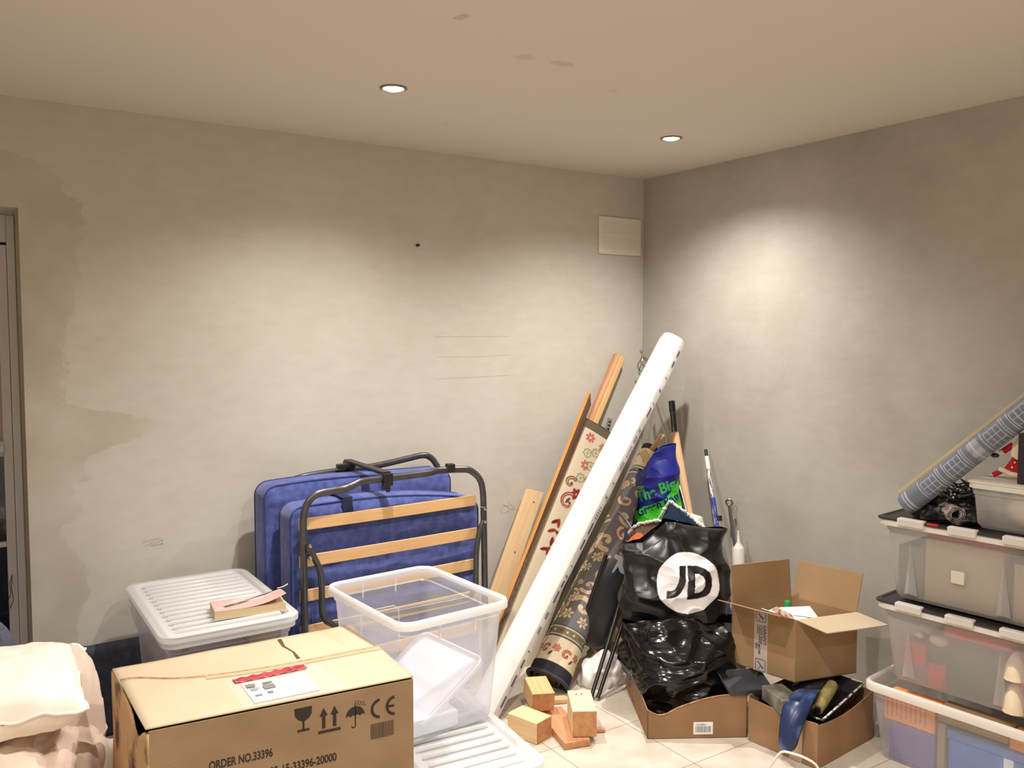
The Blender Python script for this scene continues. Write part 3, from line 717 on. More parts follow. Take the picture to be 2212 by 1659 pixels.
for k in range(9): marks += thick_line([(ux + .001 + (k % 5) * .007 + (k // 5) * .003, uz + .036 + (k // 5) * .006 - (k % 5) * .002), (ux - .002 + (k % 5) * .007 + (k // 5) * .003, uz + .031 + (k // 5) * .006 - (k % 5) * .002)], .0018)
for cx in (fx_(.940), fx_(.982)):
    marks += thick_line(arc(cx, .534, .024, 95, 265, 14), .0075)
marks += [rect(fx_(.982) - .022, .531, fx_(.982) - .003, .537)]
flat_decal('handling_symbols', marks, fo, fu, fv, M['ink'], t)
bc = []; x = fx_(.912); random.seed(3)
while x < fx_(.976):
    w_ = random.choice([.0008, .0012, .002]); bc.append(rect(x, .452, x + w_, .494)); x += w_ + random.choice([.0008, .0014])
flat_decal('barcode', bc, fo, fu, fv, mat('faded_ink', C(84, 66, 50), rough=.8), t)
T1 = xf(text_tris('ORDER NO.33396', .0300, .0006, .66), lambda x, y: (x + fx_(.498), y + .468))
T2 = xf(text_tris('10.05-15-33396-20000', .0300, .0006, .73), lambda x, y: (x + fx_(.618), y + .418))
flat_decal('printed_text', T1 + T2, fo, fu, fv, M['ink'], t)

# ================================================================== LEFT LIDDED TUB + BOOK
LO, LA = (.748, 3.150), math.radians(0)
t = thing('storage_tub', 'white translucent tub with ridged lid against the back wall, paperback on top', 'storage box', (LO[0], LO[1], 0))
T, _ = tub(t, LO, LA, .442, .685, .002, .565, .035, M['clear'], M['clear_rim'])
ridged_lid(t, LO, LA, .456, .705, .588, M['clear_rim'], 13)
def inner(name, lab, cat, lo, hi, m_, grp=None):
    c = ((lo[0] + hi[0]) / 2, (lo[1] + hi[1]) / 2, lo[2])
    return build(name, MB().box(lo, hi), m_, loc=c, bevel=.002, label=lab, cat=cat, group=grp)
inner('boxed_game', 'dark brown printed box standing inside the ridged lidded tub', 'box', (.62, 2.865, .01), (.80, 3.0, .51), M['brown_card'])
inner('paper_parcel', 'orange brown parcel at the front right inside the ridged lidded tub', 'box', (.815, 2.875, .47), (.925, 3.2, .525), M['card_dark'])
inner('folded_fabric', 'grey folded fabric under the orange brown parcel in the lidded tub', 'fabric', (.81, 2.87, .01), (.92, 3.3, .465), M['grey_stuff'])
inner('purple_packet', 'mauve packet on the left inside the ridged lidded tub', 'packet', (.605, 3.02, .01), (.66, 3.36, .46), mat('mauve_card', C(120, 96, 130), C(150, 110, 110), rough=.7, scale=10))
bxt = [o for o in COL.objects if o.name == 'boxed_game'][0]
TT = xf(text_tris('ne Century of Jerry Co', .014, 0, .8), lambda x, y: (x + .035, y + .475))
flat_decal('print', [rect(.035, .476, .15, .481), rect(.035, .466, .13, .470), rect(.035, .456, .14, .459), rect(.012, .470, .024, .482), rect(.012, .452, .022, .462)], (.62, 2.865, 0), (1, 0, 0), (0, 0, 1), M['ink_soft'], bxt)
# paperback
bk0 = thing('paperback_book', 'worn paperback with pink cover and curled corner lying on the ridged lid', 'book', (.83, 2.93, .588))
bu = Vector((1, -.12, 0)).normalized(); bv = Vector((.12, 1, 0)).normalized(); bo = Vector((.705, 2.885, .590))
pg = MB()
def bp(x, y, z): return bo + bu * x + bv * y + Vector((0, 0, z))
P = [bp(0, 0, 0), bp(.235, 0, 0), bp(.235, .125, 0), bp(0, .125, 0), bp(0, 0, .027), bp(.235, 0, .027), bp(.235, .125, .027), bp(0, .125, .027)]
pg.hexa(P); build('pages', pg, mat('aged_pages', C(206, 182, 140), C(222, 200, 160), rough=.9, scale=3, stretch=(1, 1, 160)), bk0)
cvb = MB()
cvg = Canvas(0, 0, .24, .13, .001, C(226, 170, 160))
cvg.poly([(0, 0.02), (.24, .09), (.24, .13), (.10, .13)], C(232, 190, 178)); cvg.poly([(.04, .03), (.24, .118), (.24, .13), (.16, .11), (.03, .05)], C(96, 84, 80))
cvg.ell(.12, .075, .055, .013, .25, C(150, 142, 138)); cvg.ell(.15, .082, .03, .008, .3, C(206, 198, 192)); cvg.ell(.10, .066, .018, .007, .2, C(120, 52, 54))
vsx = []
def cov(u, v):
    x, y = u * .237, v * .126
    lift = .022 * (max(0, u - .35) / .65) ** 2 * (1 - v) ** .5 + .010 * (max(0, u - .5) / .5) ** 2
    vsx.append((x, y)); return bp(x, y, .028 + lift)
cvb.grid(cov, 60, 34); cvb.col = cvg.sample([p[0] for p in vsx], [p[1] for p in vsx])
build('cover', cvb, mat_attr('printed_cover', rough=.35), bk0, smooth=180, solid=.0006)
build('back_cover', MB().hexa([bp(0, 0, -.001), bp(.238, 0, -.001), bp(.238, .126, -.001), bp(0, .126, -.001), bp(0, 0, .0), bp(.238, 0, .0), bp(.238, .126, .0), bp(0, .126, .0)]), M['paper'], bk0)
build('bookmark', MB().tube([bp(.225, .10, .052), bp(.245, .105, .053), bp(.262, .112, .057), bp(.266, .115, .060)], [.002, .003, .003, .001], 6, flat=.3, up=(0, 0, 1)), M['paper'], bk0)

# ================================================================== CLEAR TUB ON LIDDED TUB (middle)
t = thing('storage_tub', 'low translucent tub with ridged lid under the open clear tub', 'storage box', (1.27, 2.36, 0))
LO2 = (1.272, 2.375)
tub(t, LO2, math.radians(-5), .360, .79, .002, .275, .03, M['clear'], M['clear_rim'])
ridged_lid(t, LO2, math.radians(-5), .372, .80, .300, M['clear_rim'], 15)
inner('folded_clothes', 'dark blue folded clothes inside the low tub under the open clear tub', 'clothes', (1.13, 2.04, .01), (1.42, 2.62, .25), mat('navy_cloth', C(50, 54, 84), C(80, 84, 116), rough=.9, scale=6))
t = thing('storage_tub', 'tall open clear tub with a loose lid stuck inside, standing on a ridged lid', 'storage box', (1.275, 2.49, .30))
T, _ = tub(t, (1.256, 2.492), math.radians(4.2), .418, .530, .303, .694, .028, M['clear'], M['clear_rim'], r=.04)
# moulded hand holds and ribs
for x in (1.20, 1.33):
    for yc_ in (-.249, .249):
        build('rib', MB().obox(T(x - 1.265, yc_, .648), (.003, .006, .047), ex=(math.cos(.073), math.sin(.073), 0)), M['clear_rim'], t)
for P_ in ([(-.186, -.10, .43), (-.189, -.10, .56), (-.189, -.08, .575), (-.189, .08, .575), (-.189, .10, .56), (-.186, .10, .43)],
           [(-.075, .243, .45), (-.075, .245, .56), (-.055, .246, .575), (.055, .246, .575), (.075, .245, .56), (.075, .243, .45)]):
    build('hand_hold_outline', MB().tube([T(*q) for q in P_], .0020, 6), M['clear_rim'], t, smooth=60)
# loose lid inside
t = thing('tub_lid', 'loose white translucent lid wedged at a slant inside the open clear tub', 'lid', (1.27, 2.42, .31))
lc = Vector((1.265, 2.46, .415)); lu = Vector((.16, -1, -.02)).normalized(); lv0 = Vector((-.86, .02, -.50)); lv = (lv0 - lu * lv0.dot(lu)).normalized(); ln = lu.cross(lv)
def LT(x, y, z): return lc + lu * x + lv * y + ln * z
mb = MB()
def lr(i, z, r): return [LT(x, y, z) for x, y in rrect(.33 - 2 * i, .30 - 2 * i, r)]
mb.rings([lr(.004, -.010, .03), lr(0, -.008, .03), lr(0, .004, .03), lr(.005, .007, .028), lr(.018, .007, .02), lr(.022, .001, .02)], caps=False)
b0 = lr(.022, .001, .02); mb.add(b0, [tuple(range(len(b0)))]); b0 = lr(.02, -.0012, .02); mb.add(b0, [tuple(range(len(b0)))[::-1]])
build('lid_panel', mb, mat_plastic('white_translucent_lid', C(244, 244, 248), .25, rough=.35), t, smooth=50)
inner('polystyrene_sheet', 'white foam sheet lying in the bottom of the open clear tub', 'foam', (1.125, 2.29, .31), (1.30, 2.62, .36), M['paper'])

# ================================================================== FOLDED GUEST BED
t = thing('folding_bed', 'folded guest bed with blue mattress, wooden slats and dark tube frame', 'folding bed', (1.5, 3.3, 0))
def smoothpath(pts, k=4):
    pts = [Vector(p) for p in pts]; out = []
    for i in range(len(pts) - 1):
        p0 = pts[max(i - 1, 0)]; p1 = pts[i]; p2 = pts[i + 1]; p3 = pts[min(i + 2, len(pts) - 1)]
        for q in range(k):
            s_ = q / k
            out.append(0.5 * ((2 * p1) + (p2 - p0) * s_ + (2 * p0 - 5 * p1 + 4 * p2 - p3) * s_ * s_ + (3 * p1 - p0 - 3 * p2 + p3) * s_ ** 3))
    out.append(pts[-1]); return out
fy = 3.115
fr_pts = [(1.095, fy, 0.03), (1.095, fy, .40), (1.095, fy, .75), (1.097, fy, .85), (1.112, fy, .90), (1.15, fy, .933), (1.21, fy, .940), (1.26, fy, .943), (1.30, fy - .004, .955), (1.345, fy - .004, .966), (1.50, fy, .968),
          (1.64, fy, .972), (1.68, fy, .978), (1.80, fy, .972), (1.84, fy, .960), (1.878, fy, .925), (1.895, fy, .87), (1.900, fy, .75), (1.905, fy, .40), (1.908, fy, .03)]
build('front_frame', MB().tube(smoothpath(fr_pts), .0145, 12, flat=.75, up=(0, 1, 0)), M['steel'], t, smooth=60)
by = 3.50
bf = [(1.13, by, 0.03), (1.13, by, .80), (1.14, by, .88), (1.18, by, .925), (1.30, by, .945), (1.55, by, .955), (1.72, by, .975), (1.80, by, .985), (1.84, by, .975), (1.872, by, .94), (1.885, by, .88), (1.89, by, .5), (1.89, by, .03)]
build('back_frame', MB().tube(smoothpath(bf), .0145, 12, flat=.75, up=(0, 1, 0)), M['steel'], t, smooth=60)
for zc, x0, x1 in ((.824, 1.085, 1.87), (.680, 1.085, 1.875), (.545, 1.085, 1.88), (.405, 1.085, 1.885), (.265, 1.085, 1.885)):
    s = MB()
    R = []
    for k in range(17):
        u = k / 16; x = x0 + (x1 - x0) * u; dy = -.006 * math.sin(PI * u)
        z = zc + .012 * (u - .5); y = fy + .020 + dy
        R.append([(x, y - .004, z - .0235), (x, y + .004, z - .0235), (x, y + .004, z + .0235), (x, y - .004, z + .0235)])
    s.rings(R); build('bed_slat', s, M['slat'], t, bevel=.002)
for zc in (.87, .73, .59, .45):
    s = MB(); s.bar((1.11, by - .02, zc), (1.905, by - .02, zc), [(-.0235, -.004), (.0235, -.004), (.0235, .004), (-.0235, .004)], (0, -1, 0)); build('bed_slat', s, M['slat'], t)
leg = [(1.108, fy - .024, .745), (1.125, fy - .026, .70), (1.148, fy - .028, .645), (1.154, fy - .03, .58), (1.154, fy - .03, .50), (1.162, fy - .03, .455), (1.19, fy - .03, .43), (1.23, fy - .03, .422), (1.5, fy - .03, .422),
       (1.78, fy - .03, .422), (1.815, fy - .03, .432), (1.838, fy - .03, .47), (1.842, fy - .03, .53), (1.845, fy - .03, .62), (1.862, fy - .026, .70), (1.885, fy - .024, .745)]
build('leg', MB().tube(smoothpath(leg), .0125, 10, flat=.8, up=(0, 1, 0)), M['steel'], t, smooth=60)
for x, z in ((1.108, .745), (1.885, .745), (1.885, .80), (1.108, .70)):
    jb = MB(); jb.lathe((x, fy - .03, z), (0, 1, 0), [(-.012, .004), (-.010, .008), (.02, .008)], 10); build('bolt', jb, M['chrome'], t, smooth=40)
# locking clip between the two frames
ck = MB()
ck.obox((1.44, 3.31, .990), (.035, .41, .012), mi=0); ck.obox((1.44, fy - .012, .965), (.04, .03, .05)); ck.obox((1.44, fy - .020, .935), (.016, .012, .04)); ck.obox((1.44, by, .968), (.04, .04, .04)); ck.obox((1.41, by - .04, .975), (.08, .03, .02))
build('locking_clip', ck, M['black_plastic'], t, bevel=.003)
build('end_cap', MB().obox((1.735, fy, .985), (.032, .034, .034)), M['black_plastic'], t, bevel=.003)
def mattress(x0, x1, y0, y1, z0, ztop, nm, seed):
    mb = MB(); nu, nv = 70, 60
    def pt(u, v, side):
        z1 = ztop(u)
        x = x0 + (x1 - x0) * u; z = z0 + (z1 - z0) * v
        # rounded outline corners
        e = .05
        dx = min(x - x0, x1 - x); dz = z1 - z
        if dx < e and dz < e:
            qx, qz = e - dx, e - dz; L = math.hypot(qx, qz)
            if L > e:
                k = e / L; sx = 1 if x > (x0 + x1) / 2 else -1
                x = (x1 - e + qx * k) if sx > 0 else (x0 + e - qx * k); z = z1 - e + qz * k
        edge = min(1, min(min(u, 1 - u) * (x1 - x0), (1 - v) * (z1 - z0)) / .03)
        bul = .012 * math.sqrt(max(edge, 0))
        wr = .009 * nz((x * .6, 0, z * 3.2), 5, seed) + .005 * nz((x, 0, z * 5), 9, seed + 2)
        if u < .15 or u > .85: wr += .004 * math.sin(z * 95 + 3 * nz((x, z, 0), 4)) * (1 - min(u, 1 - u) / .15)
        yy = (y0 - bul - wr * edge) if side == 0 else (y1 + bul * .5)
        return (x, yy, z)
    mb.grid(lambda u, v: pt(u, v, 0), nu, nv); mb.grid(lambda u, v: pt(u, v, 1), nu, nv, flip=True)
    # boxed border joining the two faces
    per = [(0, k / nv) for k in range(nv + 1)] + [(k / nu, 1) for k in range(1, nu + 1)] + [(1, 1 - k / nv) for k in range(1, nv + 1)]
    rings = [[pt(u, v, 0) for u, v in per]]
    for q in (.15, .5, .85):
        rings.append([tuple(Vector(pt(u, v, 0)).lerp(Vector(pt(u, v, 1)), q) + Vector((-.006 if u == 0 else .006 if u == 1 else 0, 0, .006 if v == 1 else 0)) * (4 * q * (1 - q)) + Vector((0, 0, 0))) for u, v in per])
    rings.append([pt(u, v, 1) for u, v in per])
    mb.rings(rings, caps=False, close=False)
    mo = build(nm, mb, M['blue_fabric'], t, smooth=70)
    for s_ in (0, 1):
        pp = MB().tube([Vector(pt(u, v, s_)) for u, v in per], .0045, 6)
        build('piping', pp, M['blue_piping'], mo, smooth=60)
mattress(1.065, 1.905, 3.175, 3.300, .06, lambda u: .868 + .018 * math.sin(2.6 * u + .4) - .045 * u ** 3, 'mattress', 1.0)
mattress(1.02, 1.865, 3.350, 3.475, .06, lambda u: .935 + .012 * math.sin(4.5 * u) + .035 * max(0, u - .65) * (1 if u < .97 else .7), 'mattress', 5.0)
sp = MB(); sp.obox((1.295, 3.158, .845), (.042, .006, .10), ex=(1, 0, .12)); sp.obox((1.295, 3.235, .896), (.042, .15, .006)); build('strap', sp, M['strap'], t)
sp = MB(); sp.obox((1.54, 3.332, .90), (.036, .006, .075), ex=(1, 0, -.1)); sp.obox((1.535, 3.42, .955), (.036, .13, .006)); build('strap', sp, M['strap'], t)

# ================================================================== TIMBER AND ROLLS IN THE CORNER
def rsec(w_, h_): return [(-w_ / 2, -h_ / 2), (w_ / 2, -h_ / 2), (w_ / 2, h_ / 2), (-w_ / 2, h_ / 2)]
def leaner(name, label, cat, a, b, sec, face, m_, mis=None, bevel=.002, cut=None, group=None, sub=1):
    mb = MB().bar(a, b, sec, face, mis=mis, cut=cut, sub=sub)
    return build(name, mb, m_, loc=a, bevel=bevel, label=label, cat=cat, group=group)
# pine rail with a groove (tallest piece)
sec = [(-.030, -.018), (.030, -.018), (.030, .014), (.026, .018), (.004, .018), (.0, .010), (-.006, .010), (-.010, .018), (-.022, .018), (-.030, .010)]
leaner('timber_rail', 'tall pale pine rail with a groove, tallest wood leaning on the back wall', 'timber', (2.16, 3.42, .012), (3.045, 3.565, 1.425), [(-q[0], q[1]) for q in sec], (-.2, -1, 0), [M['pine'], M['pine_red']], mis=[0, 0, 0, 0, 0, 0, 0, 0, 1, 1])
sec = [(-.022, -.022), (.022, -.022), (.022, .022), (-.022, .022)]
mb = MB(); mb.bar((2.035, 3.325, .012), (2.795, 3.515, 1.205), [(-.018, -.013), (.018, -.013), (.018, .013), (-.018, .013)], (0, -1, 0), mis=[0, 1, 0, 0], cut=lambda q: .03 if q[0] > 0 else -.03)
for k in range(1): pass
build('timber_batten', mb, [M['timber_dark'], M['timber_orange']], loc=(2.08, 3.365, .01), bevel=.0015, label='dark batten with bright orange edge leaning on the wall beside the beige rug', cat='timber')
pl = thing('timber_board', 'short pale pine board leaning behind the clear tub, left of the other wood', 'timber', (1.99, 3.3, 0))
build('board', MB().bar((2.03, 3.40, .008), (2.475, 3.555, .742), rsec(.10, .02), (-.05, -1, .1), cut=lambda q: .012 if q[0] < 0 else -.012), M['pine_pale'], pl, bevel=.002)
nh = MB()
for f, o_ in ((.93, .0), (.62, -.01)):
    p = Vector((2.03, 3.40, .008)).lerp(Vector((2.475, 3.555, .742)), f) + Vector((.01 + o_, -.012, 0)); nh = MB().ball(p, .0035, 8); build('nail_hole', nh, M['ink'], pl)

# white wrapped pole box
WA, WBv = Vector((1.728, 2.845, .03)), Vector((3.045, 3.150, 1.52))
wr = thing('wrapped_package', 'long white plastic wrapped package leaning diagonally across the corner', 'package', WA)
face = Vector((-.55, -.83, .35))
sec = [(-.064, .0), (-.058, .022), (-.042, .036), (-.018, .043), (.010, .043), (.034, .038), (.046, .030)]
sec[-1] = (.040, .037)
sec2 = sec + [(.064, .014), (.064, -.030), (.040, -.036), (-.040, -.034), (-.060, -.022)]
mis = [0] * 6 + [1] + [0] * 5
mb = MB()
ax = (WBv - WA).normalized(); y_ = (face - ax * face.dot(ax)).normalized(); x_ = y_.cross(ax)
if x_.dot(Vector((.83, -.55, 0))) < 0: x_ = -x_
R = []; n_ = 60
for k in range(n_ + 1):
    u = k / n_; c = WA.lerp(WBv, u); e = 1.0
    if k == n_: e = .90
    if k == 0: e = .96
    R.append([c + x_ * px * e * (1 + .01 * nz((u * 3, px * 9, 0), 3)) + y_ * py * e * (1 + .05 * nz((u * 8, px * 5, 3), 2)) for px, py in sec2])
cap_c = [c_ + ax * .012 for c_ in R[-1]]
if True:
    mb.rings(R, 0, True, True, mis)
build('wrapping', mb, [M['wrap'], M['wrap_side']], wr, smooth=40)
mk = []
random.seed(11); Ltot = (WBv - WA).length; s = .05
glyphs = ['B', 'E3', '3', 'EZ', 'R', '69', 'H', '3E', 'P', 'ED', 'UB', 'B3']
gi = 0
while s < Ltot - .1:
    L = random.uniform(.03, .07)
    kind = random.random()
    if kind < .45: mk += [[(q, p) for p, q in tr] for tr in xf(text_tris(glyphs[gi % 12], .020, .0006, .6), lambda x, y: (x + s, -y + .008))] ; gi += 1
    elif kind < .8: mk.append([(-.004, s), (.004, s), (.004, s + L), (-.004, s + L)])
    else: mk += [[(-.008, s + L * q / 5), (.008, s + L * q / 5), (.008, s + L * q / 5 + .003), (-.008, s + L * q / 5 + .003)] for q in range(5)]
    s += L + random.uniform(.015, .045)
s0 = WA + x_ * .052 + y_ * .0255
su = (x_ * .024 + y_ * -.023).normalized()
if su.cross(ax).dot(x_) < 0: su = -su; mk = [[(-a, b) for a, b in p] for p in mk]
flat_decal('printed_marks', mk, s0, su, ax, mat('faded_black_print', C(86, 84, 92), rough=.6), wr, off=.0022)

# rug canvases
CREAM, CREAM2, PINK, RED, OLIVE, DKG, CHAR, TAN = C(238, 220, 186), C(224, 202, 164), C(216, 142, 122), C(158, 58, 62), C(134, 126, 90), C(84, 90, 72), C(134, 130, 136), C(180, 150, 106)
def scroll(cv, x, y, s, ang, turn, col, outl, wd=.008):
    pts = []
    for k in range(26):
        a = ang + turn * k * .21; r = s * (1 - k / 30)
        pts.append((x + r * math.cos(a), y + r * math.sin(a)))
    ws = [wd * (1 - .5 * k / 26) for k in range(25)]
    cv.stroke(pts, [q + .0035 for q in ws], outl); cv.stroke(pts, ws, col); cv.stroke(pts, [q * .25 for q in ws], CREAM2)
    cv.disc(pts[-1][0], pts[-1][1], wd * 1.1, col)
def flower(cv, x, y, s, col, col2, n=6):
    for k in range(n):
        a = 2 * PI * k / n + .3; cv.ell(x + s * .6 * math.cos(a), y + s * .6 * math.sin(a), s * .5, s * .34, a, col2)
    for k in range(n):
        a = 2 * PI * k / n + .3; cv.ell(x + s * .6 * math.cos(a), y + s * .6 * math.sin(a), s * .38, s * .22, a, col)
    cv.disc(x, y, s * .28, col2); cv.disc(x, y, s * .15, CREAM)
def leaf(cv, x, y, s, a, col): cv.ell(x, y, s, s * .38, a, col)
# patterned dark rug, rolled into a cone
RA, RB = Vector((2.112, 2.935, .045)), Vector((3.005, 3.272, .955)); RL = (RB - RA).length; r0, r1 = .092, .040
cv = Canvas(-.30, 0, .30, RL, .0016, CHAR); random.seed(5)
cv.poly(rect(-.3, 0, .3, .055), C(58, 56, 62)); cv.poly(rect(-.3, .055, .3, .17), CREAM)
for x in np.arange(-.28, .3, .10):
    scroll(cv, x, .105, .022, 1.0, 1, RED, PINK, .005); flower(cv, x + .05, .12, .018, PINK, RED); leaf(cv, x + .03, .09, .014, 1, DKG)
for z_, h_, c_ in ((.172, .005, DKG), (.180, .005, CREAM), (.188, .028, OLIVE), (.219, .005, CREAM), (.227, .004, DKG)): cv.poly(rect(-.3, z_, .3, z_ + h_), c_)
for x in np.arange(-.29, .3, .03): cv.poly([(x, .202), (x + .006, .209), (x + .012, .202), (x + .006, .195)], RED if int(x * 100) % 2 else CREAM)
cv.poly(rect(-.3, .232, -.045, RL - .2), C(126, 122, 98))
for k in range(60):
    x = random.uniform(-.30, -.045); y = random.uniform(.24, RL - .2)
    q = random.random()
    if q < .4: flower(cv, x, y, random.uniform(.016, .026), CREAM, DKG)
    elif q < .7: scroll(cv, x, y, random.uniform(.018, .03), random.uniform(0, 6), random.choice((-1, 1)), PINK, CREAM, .005)
    else: leaf(cv, x, y, .02, random.uniform(0, 3), CREAM2)
cv.stroke([(-.165, .25), (-.14, .50)], .0025, CREAM2)
for (x, y, s_, a, tn, c_, o_) in ((.00, .34, .050, 2.5, -1, CREAM, PINK), (.055, .40, .030, 0, 1, CREAM2, PINK), (-.01, .45, .04, 4, 1, CREAM, RED), (.02, .53, .050, 1, -1, CREAM, PINK), (.03, .62, .045, 3, 1, CREAM2, RED),
        (-.02, .70, .05, 5, -1, CREAM, PINK), (.04, .77, .035, 2, 1, CREAM, RED), (.02, .86, .045, 0, -1, CREAM, PINK), (-.01, .95, .04, 3, 1, CREAM2, RED), (.03, 1.02, .035, 1, -1, CREAM, PINK), (.0, 1.10, .03, 4, 1, CREAM, PINK)):
    scroll(cv, x, y, s_, a, tn, c_, o_, s_ * .22)
for (x, y, s_) in ((.03, .275, .028), (-.05, .29, .03), (.085, .32, .022), (.06, .58, .022), (.075, .70, .02), (-.03, .60, .028), (.05, .93, .02), (.0, 1.06, .024)): flower(cv, x, y, s_, CREAM if s_ > .022 else PINK, OLIVE, 6)
for z_, c_ in ((RL - .20, CREAM), (RL - .19, DKG), (RL - .165, CREAM), (RL - .155, OLIVE)): cv.poly(rect(-.3, z_, .3, z_ + .007), c_)
cv.poly(rect(-.3, RL - .15, .3, RL - .035), CREAM); cv.poly(rect(-.3, RL - .035, .3, RL), C(70, 64, 58))
for x in np.arange(-.28, .3, .045): cv.disc(x, RL - .12, .004, RED); scroll(cv, x, RL - .07, .014, 2, 1, PINK, RED, .003)
rug = thing('rolled_rug', 'dark patterned floral rug rolled up and leaning right of the white package', 'rug', RA)
ax = (RB - RA).normalized(); cf = Vector((-.57, -.80, .15)); cf = (cf - ax * cf.dot(ax)).normalized(); cr = ax.cross(cf)
if cr.dot(Vector((.83, -.55, 0))) < 0: cr = -cr
mb = MB(); NU, NV = 200, 420; px_ = []; py_ = []
for j in range(NV + 1):
    s = j / NV; r = r0 + (r1 - r0) * s
    for i in range(NU + 1):
        a = 2 * PI * (i / NU - .5) * 1.0
        rr = r * (1 + .02 * math.sin(2 * a + 1)) + .006 * (i / NU)
        p = RA + ax * (s * RL) + cf * math.cos(a) * rr + cr * math.sin(a) * rr
        mb.v.append(tuple(p)); px_.append(a * r * 1.0); py_.append(s * RL)
for j in range(NV):
    for i in range(NU):
        mb.f.append((j * (NU + 1) + i, j * (NU + 1) + i + 1, (j + 1) * (NU + 1) + i + 1, (j + 1) * (NU + 1) + i)); mb.mi.append(0); mb.uv.append(None)
mb.col = cv.sample(px_, py_)
build('pile', mb, M['rug'], rug, smooth=180)
sp = MB()
def spiral(at, r, L0, L1):
    R0 = []; R1 = []
    for k in range(90):
        a = 2 * PI * k / 30; rr = r * (1 - k / 105); d = cf * math.cos(a) * rr + cr * math.sin(a) * rr
        R0.append(at + ax * L0 + d); R1.append(at + ax * L1 + d)
    return R0, R1
q0, q1 = spiral(RA, r0 * .90, .0, .10); q2, q3 = spiral(RB, r1 * .94, -.1, .003)
sp.grid(lambda u, v: tuple((q0[int(round(u * 89))]).lerp(q1[int(round(u * 89))], v)), 89, 1); build('inner_coil', sp, M['rug_side'], rug, smooth=60, solid=.005); sp = MB(); sp.grid(lambda u, v: tuple((q2[int(round(u * 89))]).lerp(q3[int(round(u * 89))], v)), 89, 1)
build('inner_coil', sp, M['rug_side'], rug, smooth=60, solid=.005)
bd = MB().tube([RA + cf * math.cos(2 * PI * k / 40) * (r0 + .001) + cr * math.sin(2 * PI * k / 40) * (r0 + .001) for k in range(40)], .009, 8, closed=True)
build('binding', bd, M['rug_edge'], rug, smooth=60)

# beige rug folded flat, behind the white package
FA, FB = Vector((2.125, 3.235, .02)), Vector((2.865, 3.485, 1.035)); FL = (FB - FA).length; FW = .225
cv = Canvas(-FW / 2, 0, FW / 2, FL, .0016, C(216, 200, 172)); random.seed(9)
cv.poly(rect(-.2, FL - .045, .2, FL), C(110, 96, 76)); cv.poly(rect(-.2, 0, -FW / 2 + .006, FL - .045), C(140, 118, 90))
for (x, y) in ((-.06, -.085), (.03, -.10), (-.03, -.235)): flower(cv, x, FL + y, .028, C(186, 108, 96), C(206, 160, 140), 7)
for (x, y) in ((.0, -.145), (-.045, -.17), (.05, -.19), (.0, -.225), (.02, -.30), (-.03, -.31), (.06, -.26)): flower(cv, x, FL + y, .024, C(206, 196, 164), C(74, 84, 60), 8)
scroll(cv, -.07, FL - .36, .032, 1, 1, C(112, 76, 50), C(160, 130, 96), .007); flower(cv, -.02, FL - .40, .03, C(150, 50, 70), C(120, 36, 50)); scroll(cv, -.045, FL - .46, .050, 1.4, 1, C(150, 56, 58), C(170, 90, 80), .006)
leaf(cv, -.05, FL - .45, .02, 1.2, C(100, 70, 50))
for k in range(9): leaf(cv, -.07 + .02 * (k % 3), FL - .58 - .05 * (k // 2), .024, .8 + k, C(140, 60, 44) if k % 2 else C(120, 40, 40))
fu_ = None
ax = (FB - FA).normalized(); ny = Vector((-.15, -1, .2)); ny = (ny - ax * ny.dot(ax)).normalized(); nx = ny.cross(ax)
if nx.x < 0: nx = -nx
mb = MB(); NU, NV = 110, 330; px_ = []; py_ = []
for j in range(NV + 1):
    for i in range(NU + 1):
        x = (i / NU - .5) * FW; y = j / NV * FL
        b_ = .020 * math.sqrt(max(0, 1 - (2 * x / FW) ** 4))
        mb.v.append(tuple(FA + ax * y + nx * x + ny * b_)); px_.append(x); py_.append(y)
for j in range(NV):
    for i in range(NU):
        mb.f.append((j * (NU + 1) + i, j * (NU + 1) + i + 1, (j + 1) * (NU + 1) + i + 1, (j + 1) * (NU + 1) + i)); mb.mi.append(0); mb.uv.append(None)
mb.col = cv.sample(px_, py_)
rug = thing('folded_rug', 'beige floral rug folded flat and leaning behind the white package', 'rug', FA)
build('pile', mb, M['rug'], rug, smooth=180)
for k in range(3):
    ly = MB(); ly.bar(FA + ny * (-.006 - .011 * k), FB + ny * (-.006 - .011 * k) - ax * .004 * k, rsec(FW + .010 + .004 * k, .009), ny)
    build('folded_layer', ly, M['rug_side'], rug, bevel=.003)
build('binding', MB().tube([FB + nx * (-FW / 2) + ax * .004 - ny * .008, FB + ax * .008 + ny * .010 - ny * .008, FB + nx * (FW / 2) + ax * .004 - ny * .008], .009, 8), M['rug_edge'], rug, smooth=60)

# curtain pole with bird-cage finial
cp = thing('curtain_pole', 'brushed nickel pole with twisted cage finial leaning in the corner', 'curtain pole', (2.95, 3.40, 0))
pb, ptop = Vector((2.50, 3.50, .01)), Vector((3.175, 3.46, 1.285))
build('pole', MB().tube([pb, ptop], .010, 12), M['chrome'], cp, smooth=60)
ax = (Vector((3.075, 3.46, 1.455)) - ptop); hL = ax.length; ax.normalize(); ax = Vector((-.30, 0, 1)).normalized(); hL = .13
fb = MB(); u = ax.orthogonal().normalized(); v = ax.cross(u)
for k in range(6):
    pts = []
    for q in range(15):
        s = q / 14; a = 2 * PI * k / 6 + 2.2 * s; r = .006 + .034 * math.sin(PI * s) ** .8
        pts.append(ptop + Vector((-.02, 0, .01)) + ax * (s * hL) + u * math.cos(a) * r + v * math.sin(a) * r)
    fb.tube(pts, .0032, 6)
tipp = ptop + Vector((-.02, 0, .01)) + ax * hL
fb.ball(tipp + ax * .004, .009, 10); fb.tube([tipp, tipp + ax * .028], .0035, 8); fb.ball(tipp + ax * .034, .0105, 12)
